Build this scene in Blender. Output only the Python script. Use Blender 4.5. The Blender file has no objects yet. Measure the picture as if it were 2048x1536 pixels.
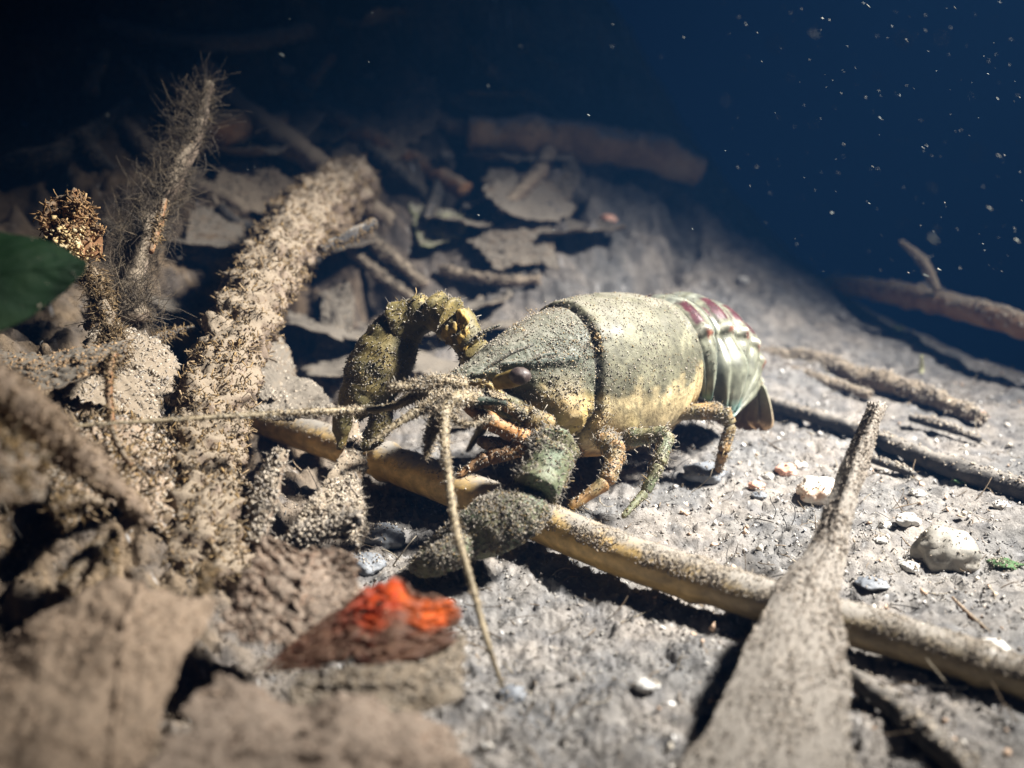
import bpy, math, random
import numpy as np

# ------------------------------------------------------------------ scene, camera, light
SC = bpy.context.scene
COL = SC.collection
CM = 0.01                                   # all modelling below is in centimetres
PITCH, CAM_H, FPX = math.radians(16.0), 7.2, 2196.0

cam_d = bpy.data.cameras.new("camera")
cam = bpy.data.objects.new("camera", cam_d)
COL.objects.link(cam)
cam.location = (0, 0, CAM_H * CM)
cam.rotation_euler = (math.pi / 2 - PITCH, 0, 0)
cam_d.sensor_width = 36
cam_d.lens = 36 * FPX / 2048
cam_d.clip_start = 0.005
cam_d.clip_end = 100
cam_d.dof.use_dof = True
cam_d.dof.focus_distance = 17.6 * CM
cam_d.dof.aperture_fstop = 16.0
SC.camera = cam

world = bpy.data.worlds.new("World")
SC.world = world
world.use_nodes = True
bg = world.node_tree.nodes["Background"]
bg.inputs[0].default_value = (0.02, 0.14, 0.62, 1)      # dim blue water all round
bg.inputs[1].default_value = 0.025

SPOT_POS = np.array([26.5, 17.0, 31.0])
SPOT_AIM = np.array([1.8, 19.2, 0.5])
spot_d = bpy.data.lights.new("dive_torch", 'SPOT')
spot = bpy.data.objects.new("dive_torch", spot_d)
COL.objects.link(spot)
from mathutils import Vector
spot.location = Vector(SPOT_POS * CM)
spot.rotation_euler = Vector((SPOT_AIM - SPOT_POS)).to_track_quat('-Z', 'Y').to_euler()
spot_d.energy = 41
spot_d.color = (1.0, 0.97, 0.92)
spot_d.spot_size = math.radians(39)
spot_d.spot_blend = 1.0
spot_d.shadow_soft_size = 0.026

SC.view_settings.view_transform = 'Standard'
SC.view_settings.look = 'None'
SC.view_settings.exposure = 0.0
SC.view_settings.gamma = 1.0
SC.view_settings.use_curve_mapping = False
SC.cycles.use_denoising = True
SC.cycles.adaptive_threshold = 0.02
SC.cycles.max_bounces = 5
SC.cycles.diffuse_bounces = 2
SC.cycles.glossy_bounces = 2
SC.cycles.transmission_bounces = 3
SC.cycles.volume_bounces = 0
SC.cycles.caustics_reflective = False
SC.cycles.caustics_refractive = False

# ------------------------------------------------------------------ maths helpers
rng = np.random.default_rng(7)
random.seed(7)
cF = np.array([0, math.cos(PITCH), -math.sin(PITCH)])
cU = np.array([0, math.sin(PITCH), math.cos(PITCH)])
cR = np.array([1.0, 0, 0])
cC = np.array([0, 0, CAM_H])

def P(x, y, d):                              # where a feature seen at x, y stands, d cm away
    return cC + d * (cF + cR * (x - 1024) / FPX - cU * (y - 768) / FPX)

def G(x, y, z=0.0):                          # the same for a feature at a known height
    v = cF + cR * (x - 1024) / FPX - cU * (y - 768) / FPX
    return cC + (z - CAM_H) / v[2] * v

_perm = np.random.default_rng(3).permutation(256)
_perm = np.concatenate([_perm, _perm, _perm])
_grad = np.random.default_rng(4).normal(size=(256, 3))
_grad /= np.linalg.norm(_grad, axis=1)[:, None]

def pn(p):                                   # gradient noise, about -0.7 .. 0.7
    p = np.asarray(p, float)
    i = np.floor(p).astype(np.int64)
    f = p - i
    u = f * f * f * (f * (f * 6 - 15) + 10)
    i &= 255
    out = 0
    for dx in (0, 1):
        wx = u[..., 0] if dx else 1 - u[..., 0]
        for dy in (0, 1):
            wy = u[..., 1] if dy else 1 - u[..., 1]
            for dz in (0, 1):
                wz = u[..., 2] if dz else 1 - u[..., 2]
                h = _perm[_perm[_perm[(i[..., 0] + dx) & 255] + ((i[..., 1] + dy) & 255)] + ((i[..., 2] + dz) & 255)]
                g = _grad[h]
                out = out + wx * wy * wz * (g[..., 0] * (f[..., 0] - dx) + g[..., 1] * (f[..., 1] - dy) + g[..., 2] * (f[..., 2] - dz))
    return out

def fbm(p, octs=4, gain=0.5, lac=2.03):
    a, s, r = 1.0, 0, 0
    p = np.asarray(p, float)
    for k in range(octs):
        s = s + a * pn(p + 17.3 * k)
        p = p * lac
        a *= gain
    return s

def sm(t):
    t = np.clip(t, 0, 1)
    return t * t * (3 - 2 * t)

def catmull(pts, n):
    pts = np.asarray(pts, float)
    m = len(pts)
    t = np.linspace(0, m - 1, n)
    i = np.clip(np.floor(t).astype(int), 0, m - 2)
    f = (t - i)[:, None]
    ext = np.vstack([2 * pts[0] - pts[1], pts, 2 * pts[-1] - pts[-2]])
    p0, p1, p2, p3 = ext[i], ext[i + 1], ext[i + 2], ext[i + 3]
    return 0.5 * ((2 * p1) + (-p0 + p2) * f + (2 * p0 - 5 * p1 + 4 * p2 - p3) * f ** 2 + (-p0 + 3 * p1 - 3 * p2 + p3) * f ** 3)

# ------------------------------------------------------------------ object helpers
def thing(name, label, cat, loc, group=None):
    o = bpy.data.objects.new(name, None)
    o.empty_display_size = 0.01
    COL.objects.link(o)
    o.location = Vector(np.asarray(loc) * CM)
    o['label'] = label
    o['category'] = cat
    if group:
        o['group'] = group
    o['_o'] = [float(v) for v in loc]
    return o

def origin(o):
    return np.array(o['_o'])

def mk(name, V, F, mat, parent=None, col=None, smooth=True, label=None, cat=None, group=None, kind=None, org=None):
    """One mesh object. V in world cm; F a list of index arrays with 3 or 4 columns."""
    V = np.asarray(V, float)
    if parent is not None:
        base = origin(parent)
    elif org is not None:
        base = np.asarray(org, float)
    else:
        base = np.array([V[:, 0].mean(), V[:, 1].mean(), V[:, 2].min()])
    me = bpy.data.meshes.new(name)
    if isinstance(F, np.ndarray):
        F = [F]
    F = [np.asarray(f, np.int32) for f in F if len(f)]
    loops = np.concatenate([f.ravel() for f in F])
    tot = np.concatenate([np.full(len(f), f.shape[1], np.int32) for f in F])
    start = np.concatenate([[0], np.cumsum(tot)[:-1]]).astype(np.int32)
    me.vertices.add(len(V))
    me.vertices.foreach_set("co", ((V - base) * CM).astype(np.float32).ravel())
    me.loops.add(len(loops))
    me.loops.foreach_set("vertex_index", loops)
    me.polygons.add(len(tot))
    me.polygons.foreach_set("loop_start", start)
    me.polygons.foreach_set("loop_total", tot)
    if smooth:
        me.polygons.foreach_set("use_smooth", np.ones(len(tot), bool))
    if col is not None:
        a = me.attributes.new("col", 'FLOAT_COLOR', 'POINT')
        c = np.ones((len(V), 4), np.float32)
        c[:, :3] = col
        a.data.foreach_set("color", c.ravel())
    me.update(calc_edges=True)
    me.materials.append(mat)
    o = bpy.data.objects.new(name, me)
    COL.objects.link(o)
    if parent is not None:
        o.parent = parent
        o['_o'] = parent['_o']
    else:
        o.location = Vector(base * CM)
        o['_o'] = [float(v) for v in base]
    if label:
        o['label'] = label
    if cat:
        o['category'] = cat
    if group:
        o['group'] = group
    if kind:
        o['kind'] = kind
    return o

def join(parts):
    Vs, Fs, n = [], {}, 0
    for V, F in parts:
        Vs.append(V)
        for f in (F if isinstance(F, list) else [F]):
            f = np.asarray(f)
            if len(f):
                Fs.setdefault(f.shape[1], []).append(f + n)
        n += len(V)
    return np.vstack(Vs), [np.vstack(v) for v in Fs.values()]

def frames(C):
    T = np.gradient(C, axis=0)
    T /= np.linalg.norm(T, axis=1)[:, None] + 1e-9
    N = np.zeros_like(C)
    a = np.array([0, 0, 1.0]) if abs(T[0][2]) < 0.9 else np.array([1.0, 0, 0])
    n = a - T[0] * (a @ T[0])
    for k in range(len(C)):
        n = n - T[k] * (n @ T[k])
        n /= np.linalg.norm(n) + 1e-9
        N[k] = n
    return T, N, np.cross(T, N)

def tube(pts, rad, n=40, seg=14, rough=0.0, rs=3.0, flat=1.0, seed=0.0, cap=True, raw=False):
    C = np.asarray(pts, float) if raw else catmull(pts, n)
    n = len(C)
    rad = np.asarray(rad, float)
    r = np.interp(np.linspace(0, 1, n), np.linspace(0, 1, len(rad)), rad)
    T, N, B = frames(C)
    a = np.linspace(0, 2 * math.pi, seg, endpoint=False)
    D = N[:, None, :] * np.cos(a)[None, :, None] * flat + B[:, None, :] * np.sin(a)[None, :, None]
    V = C[:, None, :] + D * r[:, None, None]
    if rough:
        V = V + D * (r[:, None, None] ** 0.5 * rough * fbm(V * rs + seed, 4)[..., None])
    V = V.reshape(-1, 3)
    i = np.arange(n - 1)[:, None] * seg
    j = np.arange(seg)[None, :]
    k = (j + 1) % seg
    F = np.stack([i + j, i + k, i + seg + k, i + seg + j], -1).reshape(-1, 4)
    if cap:
        V = np.vstack([V, C[0], C[-1]])
        j = np.arange(seg)
        k = (j + 1) % seg
        e = n * seg
        t0 = np.stack([np.full(seg, e), k, j], -1)
        b = (n - 1) * seg
        t1 = np.stack([np.full(seg, e + 1), b + j, b + k], -1)
        return V, [F, np.vstack([t0, t1])]
    return V, [F]

def grid_faces(n, m):
    i = np.arange(n - 1)[:, None] * m
    j = np.arange(m - 1)[None, :]
    return np.stack([i + j, i + j + 1, i + m + j + 1, i + m + j], -1).reshape(-1, 4)

def upsample(ctrl, n, m):
    ctrl = np.asarray(ctrl, float)
    a = np.stack([catmull(ctrl[:, j], n) for j in range(ctrl.shape[1])], 1)
    return np.stack([catmull(a[i], m) for i in range(n)], 0)

def veins(u, v, mid=0.5, k=0.9, f=9, h=0.035):
    a = np.abs(v - mid)
    lat = np.abs(np.sin((u - k * a) * f * math.pi))
    return h * (1.6 * np.exp(-(a / 0.014) ** 2) + np.exp(-((1 - lat) / 0.03) ** 1.0) * 0.0 + 0.8 * np.exp(-(lat / 0.09) ** 2) * (1 - 0.5 * a)) + h * 0.9 * (np.sin((u - k * a) * f * 2 * math.pi) * 0.35)

def sheet(ctrl, n, m, thick=0.018, rough=0.05, rs=2.0, ragged=0.03, seed=0.0, extra=None, fine=0.02):
    """A leaf with real thickness from a grid of control points; ragged margins; extra(u, v) lifts along the normal."""
    Q = upsample(ctrl, n * 2, m * 2)
    u = np.linspace(0, 1, n)[:, None] * np.ones((1, m))
    v = np.linspace(0, 1, m)[None, :] * np.ones((n, 1))
    def rag(t, k):
        q = np.stack([t * 9 + seed, np.full_like(t, k * 5.1), np.zeros_like(t)], -1)
        q2 = np.stack([t * 40 + seed, np.full_like(t, k * 3.7), np.ones_like(t)], -1)
        return np.clip(0.5 * 0 + fbm(q, 3) + 0.4 * pn(q2) + 0.25, 0, 1.2) * ragged
    u2 = rag(v, 1) + u * (1 - rag(v, 1) - rag(v, 2))
    v2 = rag(u, 3) + v * (1 - rag(u, 3) - rag(u, 4))
    a, b = u2 * (2 * n - 1), v2 * (2 * m - 1)
    i = np.clip(a.astype(int), 0, 2 * n - 2)
    j = np.clip(b.astype(int), 0, 2 * m - 2)
    fa, fb = (a - i)[..., None], (b - j)[..., None]
    V = Q[i, j] * (1 - fa) * (1 - fb) + Q[i + 1, j] * fa * (1 - fb) + Q[i, j + 1] * (1 - fa) * fb + Q[i + 1, j + 1] * fa * fb
    du = np.gradient(V, axis=0)
    dv = np.gradient(V, axis=1)
    N = np.cross(du, dv)
    N /= np.linalg.norm(N, axis=-1, keepdims=True) + 1e-9
    if N[..., 2].mean() < 0:
        N = -N
        flip = True
    else:
        flip = False
    d = rough * fbm(V * rs + seed, 4) + fine * fbm(V * 9 + seed, 3)
    if extra is not None:
        d = d + extra(u, v)
    top = V + N * (d + thick / 2)[..., None]
    bot = V + N * (d - thick / 2)[..., None]
    k = n * m
    VV = np.vstack([top.reshape(-1, 3), bot.reshape(-1, 3)])
    f = grid_faces(n, m)
    if flip:
        f = f[:, ::-1]
    F = [f, f[:, ::-1] + k]
    ring = np.concatenate([np.arange(m), np.arange(1, n) * m + m - 1, (n - 1) * m + np.arange(m - 2, -1, -1), np.arange(n - 2, 0, -1) * m])
    r2 = np.roll(ring, -1)
    e = np.stack([ring, ring + k, r2 + k, r2], -1)
    F.append(e if not flip else e[:, ::-1])
    return VV, [np.vstack(F)]

def tri_of(F):
    out = []
    for f in (F if isinstance(F, list) else [F]):
        if f.shape[1] == 3:
            out.append(f)
        else:
            out += [f[:, [0, 1, 2]], f[:, [0, 2, 3]]]
    return np.vstack(out)

def sample(V, F, n, up=-2.0, keep=None, g=None):
    g = g or rng
    T = tri_of(F)
    a, b, c = V[T[:, 0]], V[T[:, 1]], V[T[:, 2]]
    N = np.cross(b - a, c - a)
    A = np.linalg.norm(N, axis=1)
    N = N / (A[:, None] + 1e-12)
    w = A * (N[:, 2] > up)
    w = w * (0.35 + sm(fbm((a + b + c) * 0.5, 2) * 2.2 + 0.5)) + 1e-12   # silt gathers in patches
    k = g.choice(len(T), n, p=w / w.sum())
    r1 = np.sqrt(g.random(n))[:, None]
    r2 = g.random(n)[:, None]
    p = a[k] * (1 - r1) + b[k] * r1 * (1 - r2) + c[k] * r1 * r2
    q = N[k]
    if keep is not None:
        s = keep(p)
        p, q = p[s], q[s]
    return p, q

_oct = np.array([[1, 0, 0], [-1, 0, 0], [0, 1, 0], [0, -1, 0], [0, 0, 1], [0, 0, -1]], float)
_octF = np.array([[0, 2, 4], [2, 1, 4], [1, 3, 4], [3, 0, 4], [2, 0, 5], [1, 2, 5], [3, 1, 5], [0, 3, 5]])
_tet = np.array([[1, 1, 1], [1, -1, -1], [-1, 1, -1], [-1, -1, 1]], float) * 0.75
_tetF = np.array([[0, 2, 1], [0, 1, 3], [0, 3, 2], [1, 2, 3]])

def grains(p, nrm, lo, hi, cols, stretch=1.0):
    n = len(p)
    base, bf = (_tet, _tetF) if hi < 0.055 and stretch == 1.0 else (_oct, _octF)
    k = len(base)
    s = lo + (hi - lo) * rng.random(n) ** 2.6
    J = base[None] * (0.55 + 0.8 * rng.random((n, k, 1)))
    J = J + 0.3 * rng.normal(size=(n, k, 3))
    if k == 4:                                # turn every grain its own way
        q = rng.normal(size=(n, 4))
        q /= np.linalg.norm(q, axis=1)[:, None]
        v, w = q[:, None, :3], q[:, None, 3:]
        J = J + 2 * np.cross(v, np.cross(v, J) + w * J)
    if stretch != 1.0:
        d = nrm + (0.5 if stretch < 3 else 0.12) * rng.normal(size=(n, 3))
        d /= np.linalg.norm(d, axis=1)[:, None]
        J = J + (stretch - 1) * d[:, None, :] * (J * d[:, None, :]).sum(-1, keepdims=True)
    V = (p + nrm * (s * 0.35)[:, None])[:, None, :] + J * s[:, None, None]
    F = (bf[None] + k * np.arange(n)[:, None, None]).reshape(-1, 3)
    cols = np.asarray(cols, float)
    c = cols[rng.integers(0, len(cols), n)] * (0.75 + 0.5 * rng.random((n, 1)))
    return V.reshape(-1, 3), [F], np.repeat(c, k, 0)

def strands(p, nrm, lmin, lmax, r0, cols, bend=0.8, seg=4, bias=None, tip=0.5):
    n = len(p)
    L = lmin + (lmax - lmin) * rng.random(n) ** 1.8
    d = nrm + 0.55 * rng.normal(size=(n, 3))
    if bias is not None:
        d = d + np.asarray(bias)
    d /= np.linalg.norm(d, axis=1)[:, None]
    c = p - nrm * 0.02
    a = np.cross(d, rng.normal(size=(n, 3)))
    a /= np.linalg.norm(a, axis=1)[:, None] + 1e-9
    rr = r0 * (0.5 + rng.random(n))
    rings = []
    turn = rng.normal(size=(n, 3)) * bend
    for k in range(seg + 1):
        b = np.cross(d, a)
        r = (rr * (1 - (1 - tip) * k / seg))[:, None]
        if 0 < k < seg:
            r = r * (0.8 + 0.5 * rng.random((n, 1)))
        rings.append(np.stack([c + a * r, c + (-0.5 * a + 0.87 * b) * r, c + (-0.5 * a - 0.87 * b) * r], 1))
        c = c + d * (L / seg)[:, None]
        d = d + (turn + 0.5 * rng.normal(size=(n, 3)) * bend) / seg
        d /= np.linalg.norm(d, axis=1)[:, None]
        a = a - d * (a * d).sum(1, keepdims=True)
        a /= np.linalg.norm(a, axis=1)[:, None] + 1e-9
    V = np.stack(rings, 1)                    # n, seg+1, 3, 3
    base = 3 * (seg + 1) * np.arange(n)[:, None, None]
    f = []
    for k in range(seg):
        for j in range(3):
            q = (j + 1) % 3
            f.append([3 * k + j, 3 * k + q, 3 * k + 3 + q, 3 * k + 3 + j])
    F = (np.array(f)[None] + base).reshape(-1, 4)
    cap = (np.array([[3 * seg, 3 * seg + 1, 3 * seg + 2]])[None] + base).reshape(-1, 3)
    cols = np.asarray(cols, float)
    cc = cols[rng.integers(0, len(cols), n)] * (0.6 + 0.8 * rng.random((n, 1)))
    return V.reshape(-1, 3), [F, cap], np.repeat(cc, 3 * (seg + 1), 0)

def merge(*sets):
    V, F = join([(s[0], s[1]) for s in sets])
    return V, F, np.vstack([s[2] for s in sets])

# ------------------------------------------------------------------ materials
def pm(name, cols=None, scale=250, rough=0.9, bump=0.3, bscale=900, attr=False, spec=0.25, transl=None, dust=None, dust_lo=0.25,
       dust_hi=0.75, coat=0.0, vary=0.25, bdist=0.0004, stretch=None):
    m = bpy.data.materials.new(name)
    m.use_nodes = True
    nt = m.node_tree
    nd, ln = nt.nodes, nt.links
    b = nd["Principled BSDF"]
    out = nd["Material Output"]
    tc = nd.new("ShaderNodeTexCoord")
    co = tc.outputs["Object"]
    if stretch:
        mp = nd.new("ShaderNodeMapping")
        ln.new(co, mp.inputs[0])
        mp.inputs["Rotation"].default_value = stretch[0]
        mp.inputs["Scale"].default_value = stretch[1]
        sco = mp.outputs[0]
    else:
        sco = co
    nz = nd.new("ShaderNodeTexNoise")
    nz.inputs["Scale"].default_value = scale
    nz.inputs["Detail"].default_value = 6
    nz.inputs["Roughness"].default_value = 0.65
    ln.new(sco, nz.inputs["Vector"])
    if attr:
        at = nd.new("ShaderNodeAttribute")
        at.attribute_name = "col"
        mr = nd.new("ShaderNodeMapRange")
        mr.inputs[1].default_value = 0.3
        mr.inputs[2].default_value = 0.7
        mr.inputs[3].default_value = 1 - vary
        mr.inputs[4].default_value = 1 + vary
        ln.new(nz.outputs[0], mr.inputs[0])
        mx = nd.new("ShaderNodeVectorMath")
        mx.operation = 'SCALE'
        ln.new(at.outputs["Color"], mx.inputs[0])
        ln.new(mr.outputs[0], mx.inputs["Scale"])
        c = mx.outputs[0]
    else:
        rp = nd.new("ShaderNodeValToRGB")
        el = rp.color_ramp.elements
        k = len(cols)
        pos = np.linspace(0.32, 0.68, k)
        while len(el) < k:
            el.new(0.5)
        for e, q, cc in zip(el, pos, cols):
            e.position = q
            e.color = (*cc, 1)
        ln.new(nz.outputs[0], rp.inputs[0])
        c = rp.outputs[0]
    if dust is not None:                      # silt that has settled on what faces up
        ge = nd.new("ShaderNodeNewGeometry")
        sp = nd.new("ShaderNodeSeparateXYZ")
        ln.new(ge.outputs["Normal"], sp.inputs[0])
        n2 = nd.new("ShaderNodeTexNoise")
        n2.inputs["Scale"].default_value = 180
        n2.inputs["Detail"].default_value = 8
        n2.inputs["Roughness"].default_value = 0.75
        ln.new(co, n2.inputs["Vector"])
        ad = nd.new("ShaderNodeMath")
        ad.operation = 'MULTIPLY_ADD'
        ln.new(n2.outputs[0], ad.inputs[0])
        ad.inputs[1].default_value = 1.6
        ln.new(sp.outputs[2], ad.inputs[2])
        mr2 = nd.new("ShaderNodeMapRange")
        mr2.interpolation_type = 'SMOOTHSTEP'
        mr2.inputs[1].default_value = dust_lo + 0.8
        mr2.inputs[2].default_value = dust_hi + 0.8
        ln.new(ad.outputs[0], mr2.inputs[0])
        mi = nd.new("ShaderNodeMix")
        mi.data_type = 'RGBA'
        ln.new(mr2.outputs[0], mi.inputs[0])
        ln.new(c, mi.inputs[6])
        mi.inputs[7].default_value = (*dust, 1)
        c = mi.outputs[2]
    ln.new(c, b.inputs["Base Color"])
    b.inputs["Roughness"].default_value = rough
    b.inputs["Specular IOR Level"].default_value = spec
    if coat:
        b.inputs["Coat Weight"].default_value = coat
        b.inputs["Coat Roughness"].default_value = 0.25
    if bump:
        bn = nd.new("ShaderNodeTexNoise")
        bn.inputs["Scale"].default_value = bscale
        bn.inputs["Detail"].default_value = 5
        bn.inputs["Roughness"].default_value = 0.7
        ln.new(sco if stretch else co, bn.inputs["Vector"])
        bp = nd.new("ShaderNodeBump")
        bp.inputs["Strength"].default_value = bump
        bp.inputs["Distance"].default_value = bdist
        ln.new(bn.outputs[0], bp.inputs["Height"])
        ln.new(bp.outputs[0], b.inputs["Normal"])
    if transl:
        tr = nd.new("ShaderNodeBsdfTranslucent")
        tr.inputs[0].default_value = (*transl[0], 1)
        ms = nd.new("ShaderNodeMixShader")
        ms.inputs[0].default_value = transl[1]
        ln.new(b.outputs[0], ms.inputs[1])
        ln.new(tr.outputs[0], ms.inputs[2])
        ln.new(ms.outputs[0], out.inputs["Surface"])
    return m

SILT = [(0.30, 0.255, 0.20), (0.26, 0.225, 0.185), (0.34, 0.29, 0.23), (0.21, 0.185, 0.16), (0.38, 0.33, 0.265)]
SILTC = (0.225, 0.18, 0.13)
GREY = [(0.225, 0.20, 0.175), (0.18, 0.172, 0.16), (0.27, 0.245, 0.215), (0.13, 0.127, 0.125), (0.32, 0.30, 0.27)]
M_BED = pm("lake_bed_silt", attr=True, scale=420, vary=0.4, bump=0.9, bscale=1100, bdist=0.0006, rough=0.95, spec=0.1)
M_GRAIN = pm("silt_grain", attr=True, scale=2000, vary=0.2, bump=0, rough=0.9, spec=0.12)
M_FUZZ = pm("algae_fuzz", attr=True, scale=1500, vary=0.3, bump=0, rough=0.95, spec=0.1)
M_LEAF = pm("silted_leaf", [(0.12, 0.08, 0.05), (0.24, 0.18, 0.13), (0.33, 0.27, 0.21)], scale=160, bump=0.6, dust=SILTC, dust_lo=0.0, dust_hi=0.5)
M_LEAFP = pm("pale_silted_leaf", [(0.17, 0.12, 0.085), (0.27, 0.205, 0.15), (0.34, 0.275, 0.21)], scale=160, bump=0.7, dust=(0.28, 0.21, 0.15), dust_lo=0.1, dust_hi=0.5)
M_LEAFD = pm("dark_leaf", [(0.05, 0.04, 0.03), (0.12, 0.085, 0.055), (0.2, 0.15, 0.10)], scale=120, bump=0.5, dust=(0.145, 0.125, 0.10), dust_lo=0.1, dust_hi=0.9)
M_TWIG = pm("silted_twig", [(0.10, 0.07, 0.05), (0.2, 0.15, 0.11), (0.28, 0.22, 0.17)], scale=220, bump=0.7, dust=SILTC, dust_lo=0.0, dust_hi=0.6)
M_TWIGO = pm("orange_brown_twig", [(0.13, 0.062, 0.03), (0.26, 0.135, 0.065), (0.33, 0.215, 0.125)], scale=220, bump=0.6, dust=SILTC, dust_lo=0.35, dust_hi=1.0)
M_DARKTWIG = pm("blackened_twig", [(0.02, 0.02, 0.022), (0.05, 0.047, 0.045), (0.09, 0.08, 0.07)], scale=260, bump=0.8, dust=(0.2, 0.18, 0.155), dust_lo=0.55, dust_hi=1.1)

# ------------------------------------------------------------------ the lake bed
def terr(x, y):
    wx = sm((15 - x) / 19)
    bank = 16 * sm((y - 22) / 26) * wx
    edge = -2.4 - 2.8 * sm((y - 15.5) / 4)
    mound = 2.5 * sm((edge - x) / 4.2) * sm((y - 9.0) / 5.5)
    d = (x - 4) * 0.894 + (y - 40) * 0.447
    drop = -0.62 * (np.sqrt(np.maximum(d - 0.5, 0) ** 2 + 4.0) - 2.0)
    return bank + mound + drop

def terr_full(x, y):
    q = np.stack([x, y, np.zeros_like(x)], -1)
    back = sm((y - 22) / 10) * sm((10 - x) / 10)
    left = sm((-2.0 - x) / 3)
    lit = np.maximum(back, left)
    near = sm((30 - y) / 15)
    z = terr(x, y)
    z = z + (0.16 + 0.5 * back + 0.25 * left) * fbm(q * 0.42 + 5, 2) * 1.4
    lumps = fbm(q * 1.15 + 9, 3)
    z = z + (0.16 + 0.42 * lit) * (np.abs(lumps) * 1.5 - 0.28)
    w = q + 0.25 * np.stack([fbm(q * 2.2 + 3, 2), fbm(q * 2.2 + 31, 2), 0 * x], -1)
    z = z + (0.055 + 0.01 * lit) * (1 - 2.2 * np.abs(fbm(w * 2.6 + 40, 3)))
    z = z - 1.5 * back * sm((fbm(q * 0.5 + 23, 2) - 0.10) / 0.22) * sm((7 - x) / 4)
    pits = fbm(w * 3.3 + 71, 3)
    z = z - (0.11 + 0.05 * lit) * sm((pits - 0.24) / 0.3)
    z = z + near * (0.05 * fbm(q * 7.5 + 2, 3) + 0.034 * fbm(q * 19 + 8, 2))
    return z, lumps, pits

def build_bed():
    yv = np.concatenate([np.geomspace(5.0, 34, 350), np.geomspace(34.3, 75, 64), np.geomspace(80, 700, 16)])
    t = np.linspace(-1, 1, 560)
    uv = 0.56 * t + 0.75 * np.sign(t) * np.abs(t) ** 9
    Y = yv[:, None] * np.ones((1, len(uv)))
    X = Y * uv[None, :]
    Z, lumps, pits = terr_full(X, Y)
    V = np.stack([X, Y, Z], -1)
    q = np.stack([X, Y, np.zeros_like(X)], -1)
    a = sm(fbm(q * 0.55 + 60, 3) + 0.5)[..., None]
    b = sm(fbm(q * 2.1 + 80, 4) * 1.3 + 0.35)[..., None]
    c1, c2, c3 = np.array([0.245, 0.218, 0.19]), np.array([0.17, 0.164, 0.156]), np.array([0.075, 0.078, 0.085])
    lt = sm((-1.0 - X) / 4)[..., None]
    c1 = c1 * (1 - lt) + np.array([0.225, 0.165, 0.105]) * lt
    c2 = c2 * (1 - lt) + np.array([0.135, 0.10, 0.068]) * lt
    col = c1 * a + c2 * (1 - a)
    col = col * (1 - 0.55 * b) + c3 * 0.55 * b
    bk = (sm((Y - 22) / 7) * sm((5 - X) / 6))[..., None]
    col = col * (1 - bk * np.array([0.50, 0.53, 0.55]))  # dimness of the far bank darkened into the bed colour
    sp = sm((pn(q * 11 + 5) - 0.38) / 0.1)[..., None]
    col = col * (1 - sp) + np.array([0.42, 0.41, 0.40]) * sp
    F = grid_faces(*X.shape)
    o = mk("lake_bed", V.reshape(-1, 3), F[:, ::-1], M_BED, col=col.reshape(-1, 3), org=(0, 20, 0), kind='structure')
    return V.reshape(-1, 3), F

BV, BF = build_bed()
def bed_z(x, y):
    z, _, _ = terr_full(np.array([float(x)]), np.array([float(y)]))
    return float(z[0])

# silt flocs lying over the bed: nobody could count them
def bed_flocs():
    n = 60000
    u = rng.uniform(-0.53, 0.53, n)
    y = 8.5 + 23 * rng.random(n) ** 1.25
    x = u * y
    s = (y < 27) | (rng.random(n) < 0.5)
    x, y = x[s], y[s]
    z, l, p = terr_full(x, y)
    pt = np.stack([x, y, z], -1)
    nr = np.tile([0, 0, 1.0], (len(x), 1))
    cl = fbm(pt * [1.3, 1.3, 0] + 4, 3) + 0.45 * rng.random(len(x)) > 0.02
    pt, nr, x = pt[cl], nr[cl], x[cl]
    A = grains(pt, nr, 0.006, 0.029, GREY)
    br = np.repeat(sm((-1.0 - x) / 4), 4)[:, None]
    A[2][:] = A[2] * (1 + br * np.array([-0.05, -0.22, -0.42]))
    k = rng.choice(len(x), 7000, replace=False)
    B = strands(pt[k], nr[k], 0.04, 0.14, 0.009, GREY, bend=2.0, seg=2, tip=0.9)
    V, F, c = merge(A, B)
    mk("silt_flocs", V, F, M_GRAIN, col=c, smooth=False, kind='stuff', org=(0, 15, 0), label="loose brown silt flocs lying all over the lake bed")
bed_flocs()
def bed_fibres():
    n = 1400
    u = rng.uniform(-0.5, 0.53, n)
    y = 9 + 17 * rng.random(n)
    x = u * y
    z, _, _ = terr_full(x, y)
    a = rng.uniform(0, 6.28, n)
    d = np.stack([np.cos(a), np.sin(a), 0.10 + 0 * a], -1)
    V, F, c = strands(np.stack([x, y, z + 0.03], -1), d, 0.08, 0.7, 0.010, [(0.10, 0.075, 0.05), (0.20, 0.15, 0.10), (0.06, 0.055, 0.05), (0.28, 0.24, 0.18)], bend=0.7, seg=4)
    mk("plant_fibres", V, F, M_FUZZ, col=c, smooth=False, kind='stuff', org=(0, 15, 0), label="fine rotted plant fibres lying over the silt")
bed_fibres()
def coat(o, V, F, n, lo=0.012, hi=0.04, up=0.1, cols=SILT, fuzz=0, flen=(0.05, 0.18), frad=0.01, fcols=None, keep=None, bend=1.0, name="silt_coat", fup=-2, stretch=1.0, tip=0.8):
    sets = []
    if n:
        p, q = sample(V, F, n, up, keep)
        sets.append(grains(p, q, lo, hi, cols, stretch))
    if fuzz:
        p, q = sample(V, F, fuzz, fup, keep)
        sets.append(strands(p, q, flen[0], flen[1], frad, fcols or cols, bend=bend, tip=tip, seg=2))
    V2, F2, c = merge(*sets)
    return mk(name, V2, F2, M_FUZZ, parent=o, col=c, smooth=False, kind='stuff')

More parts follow.
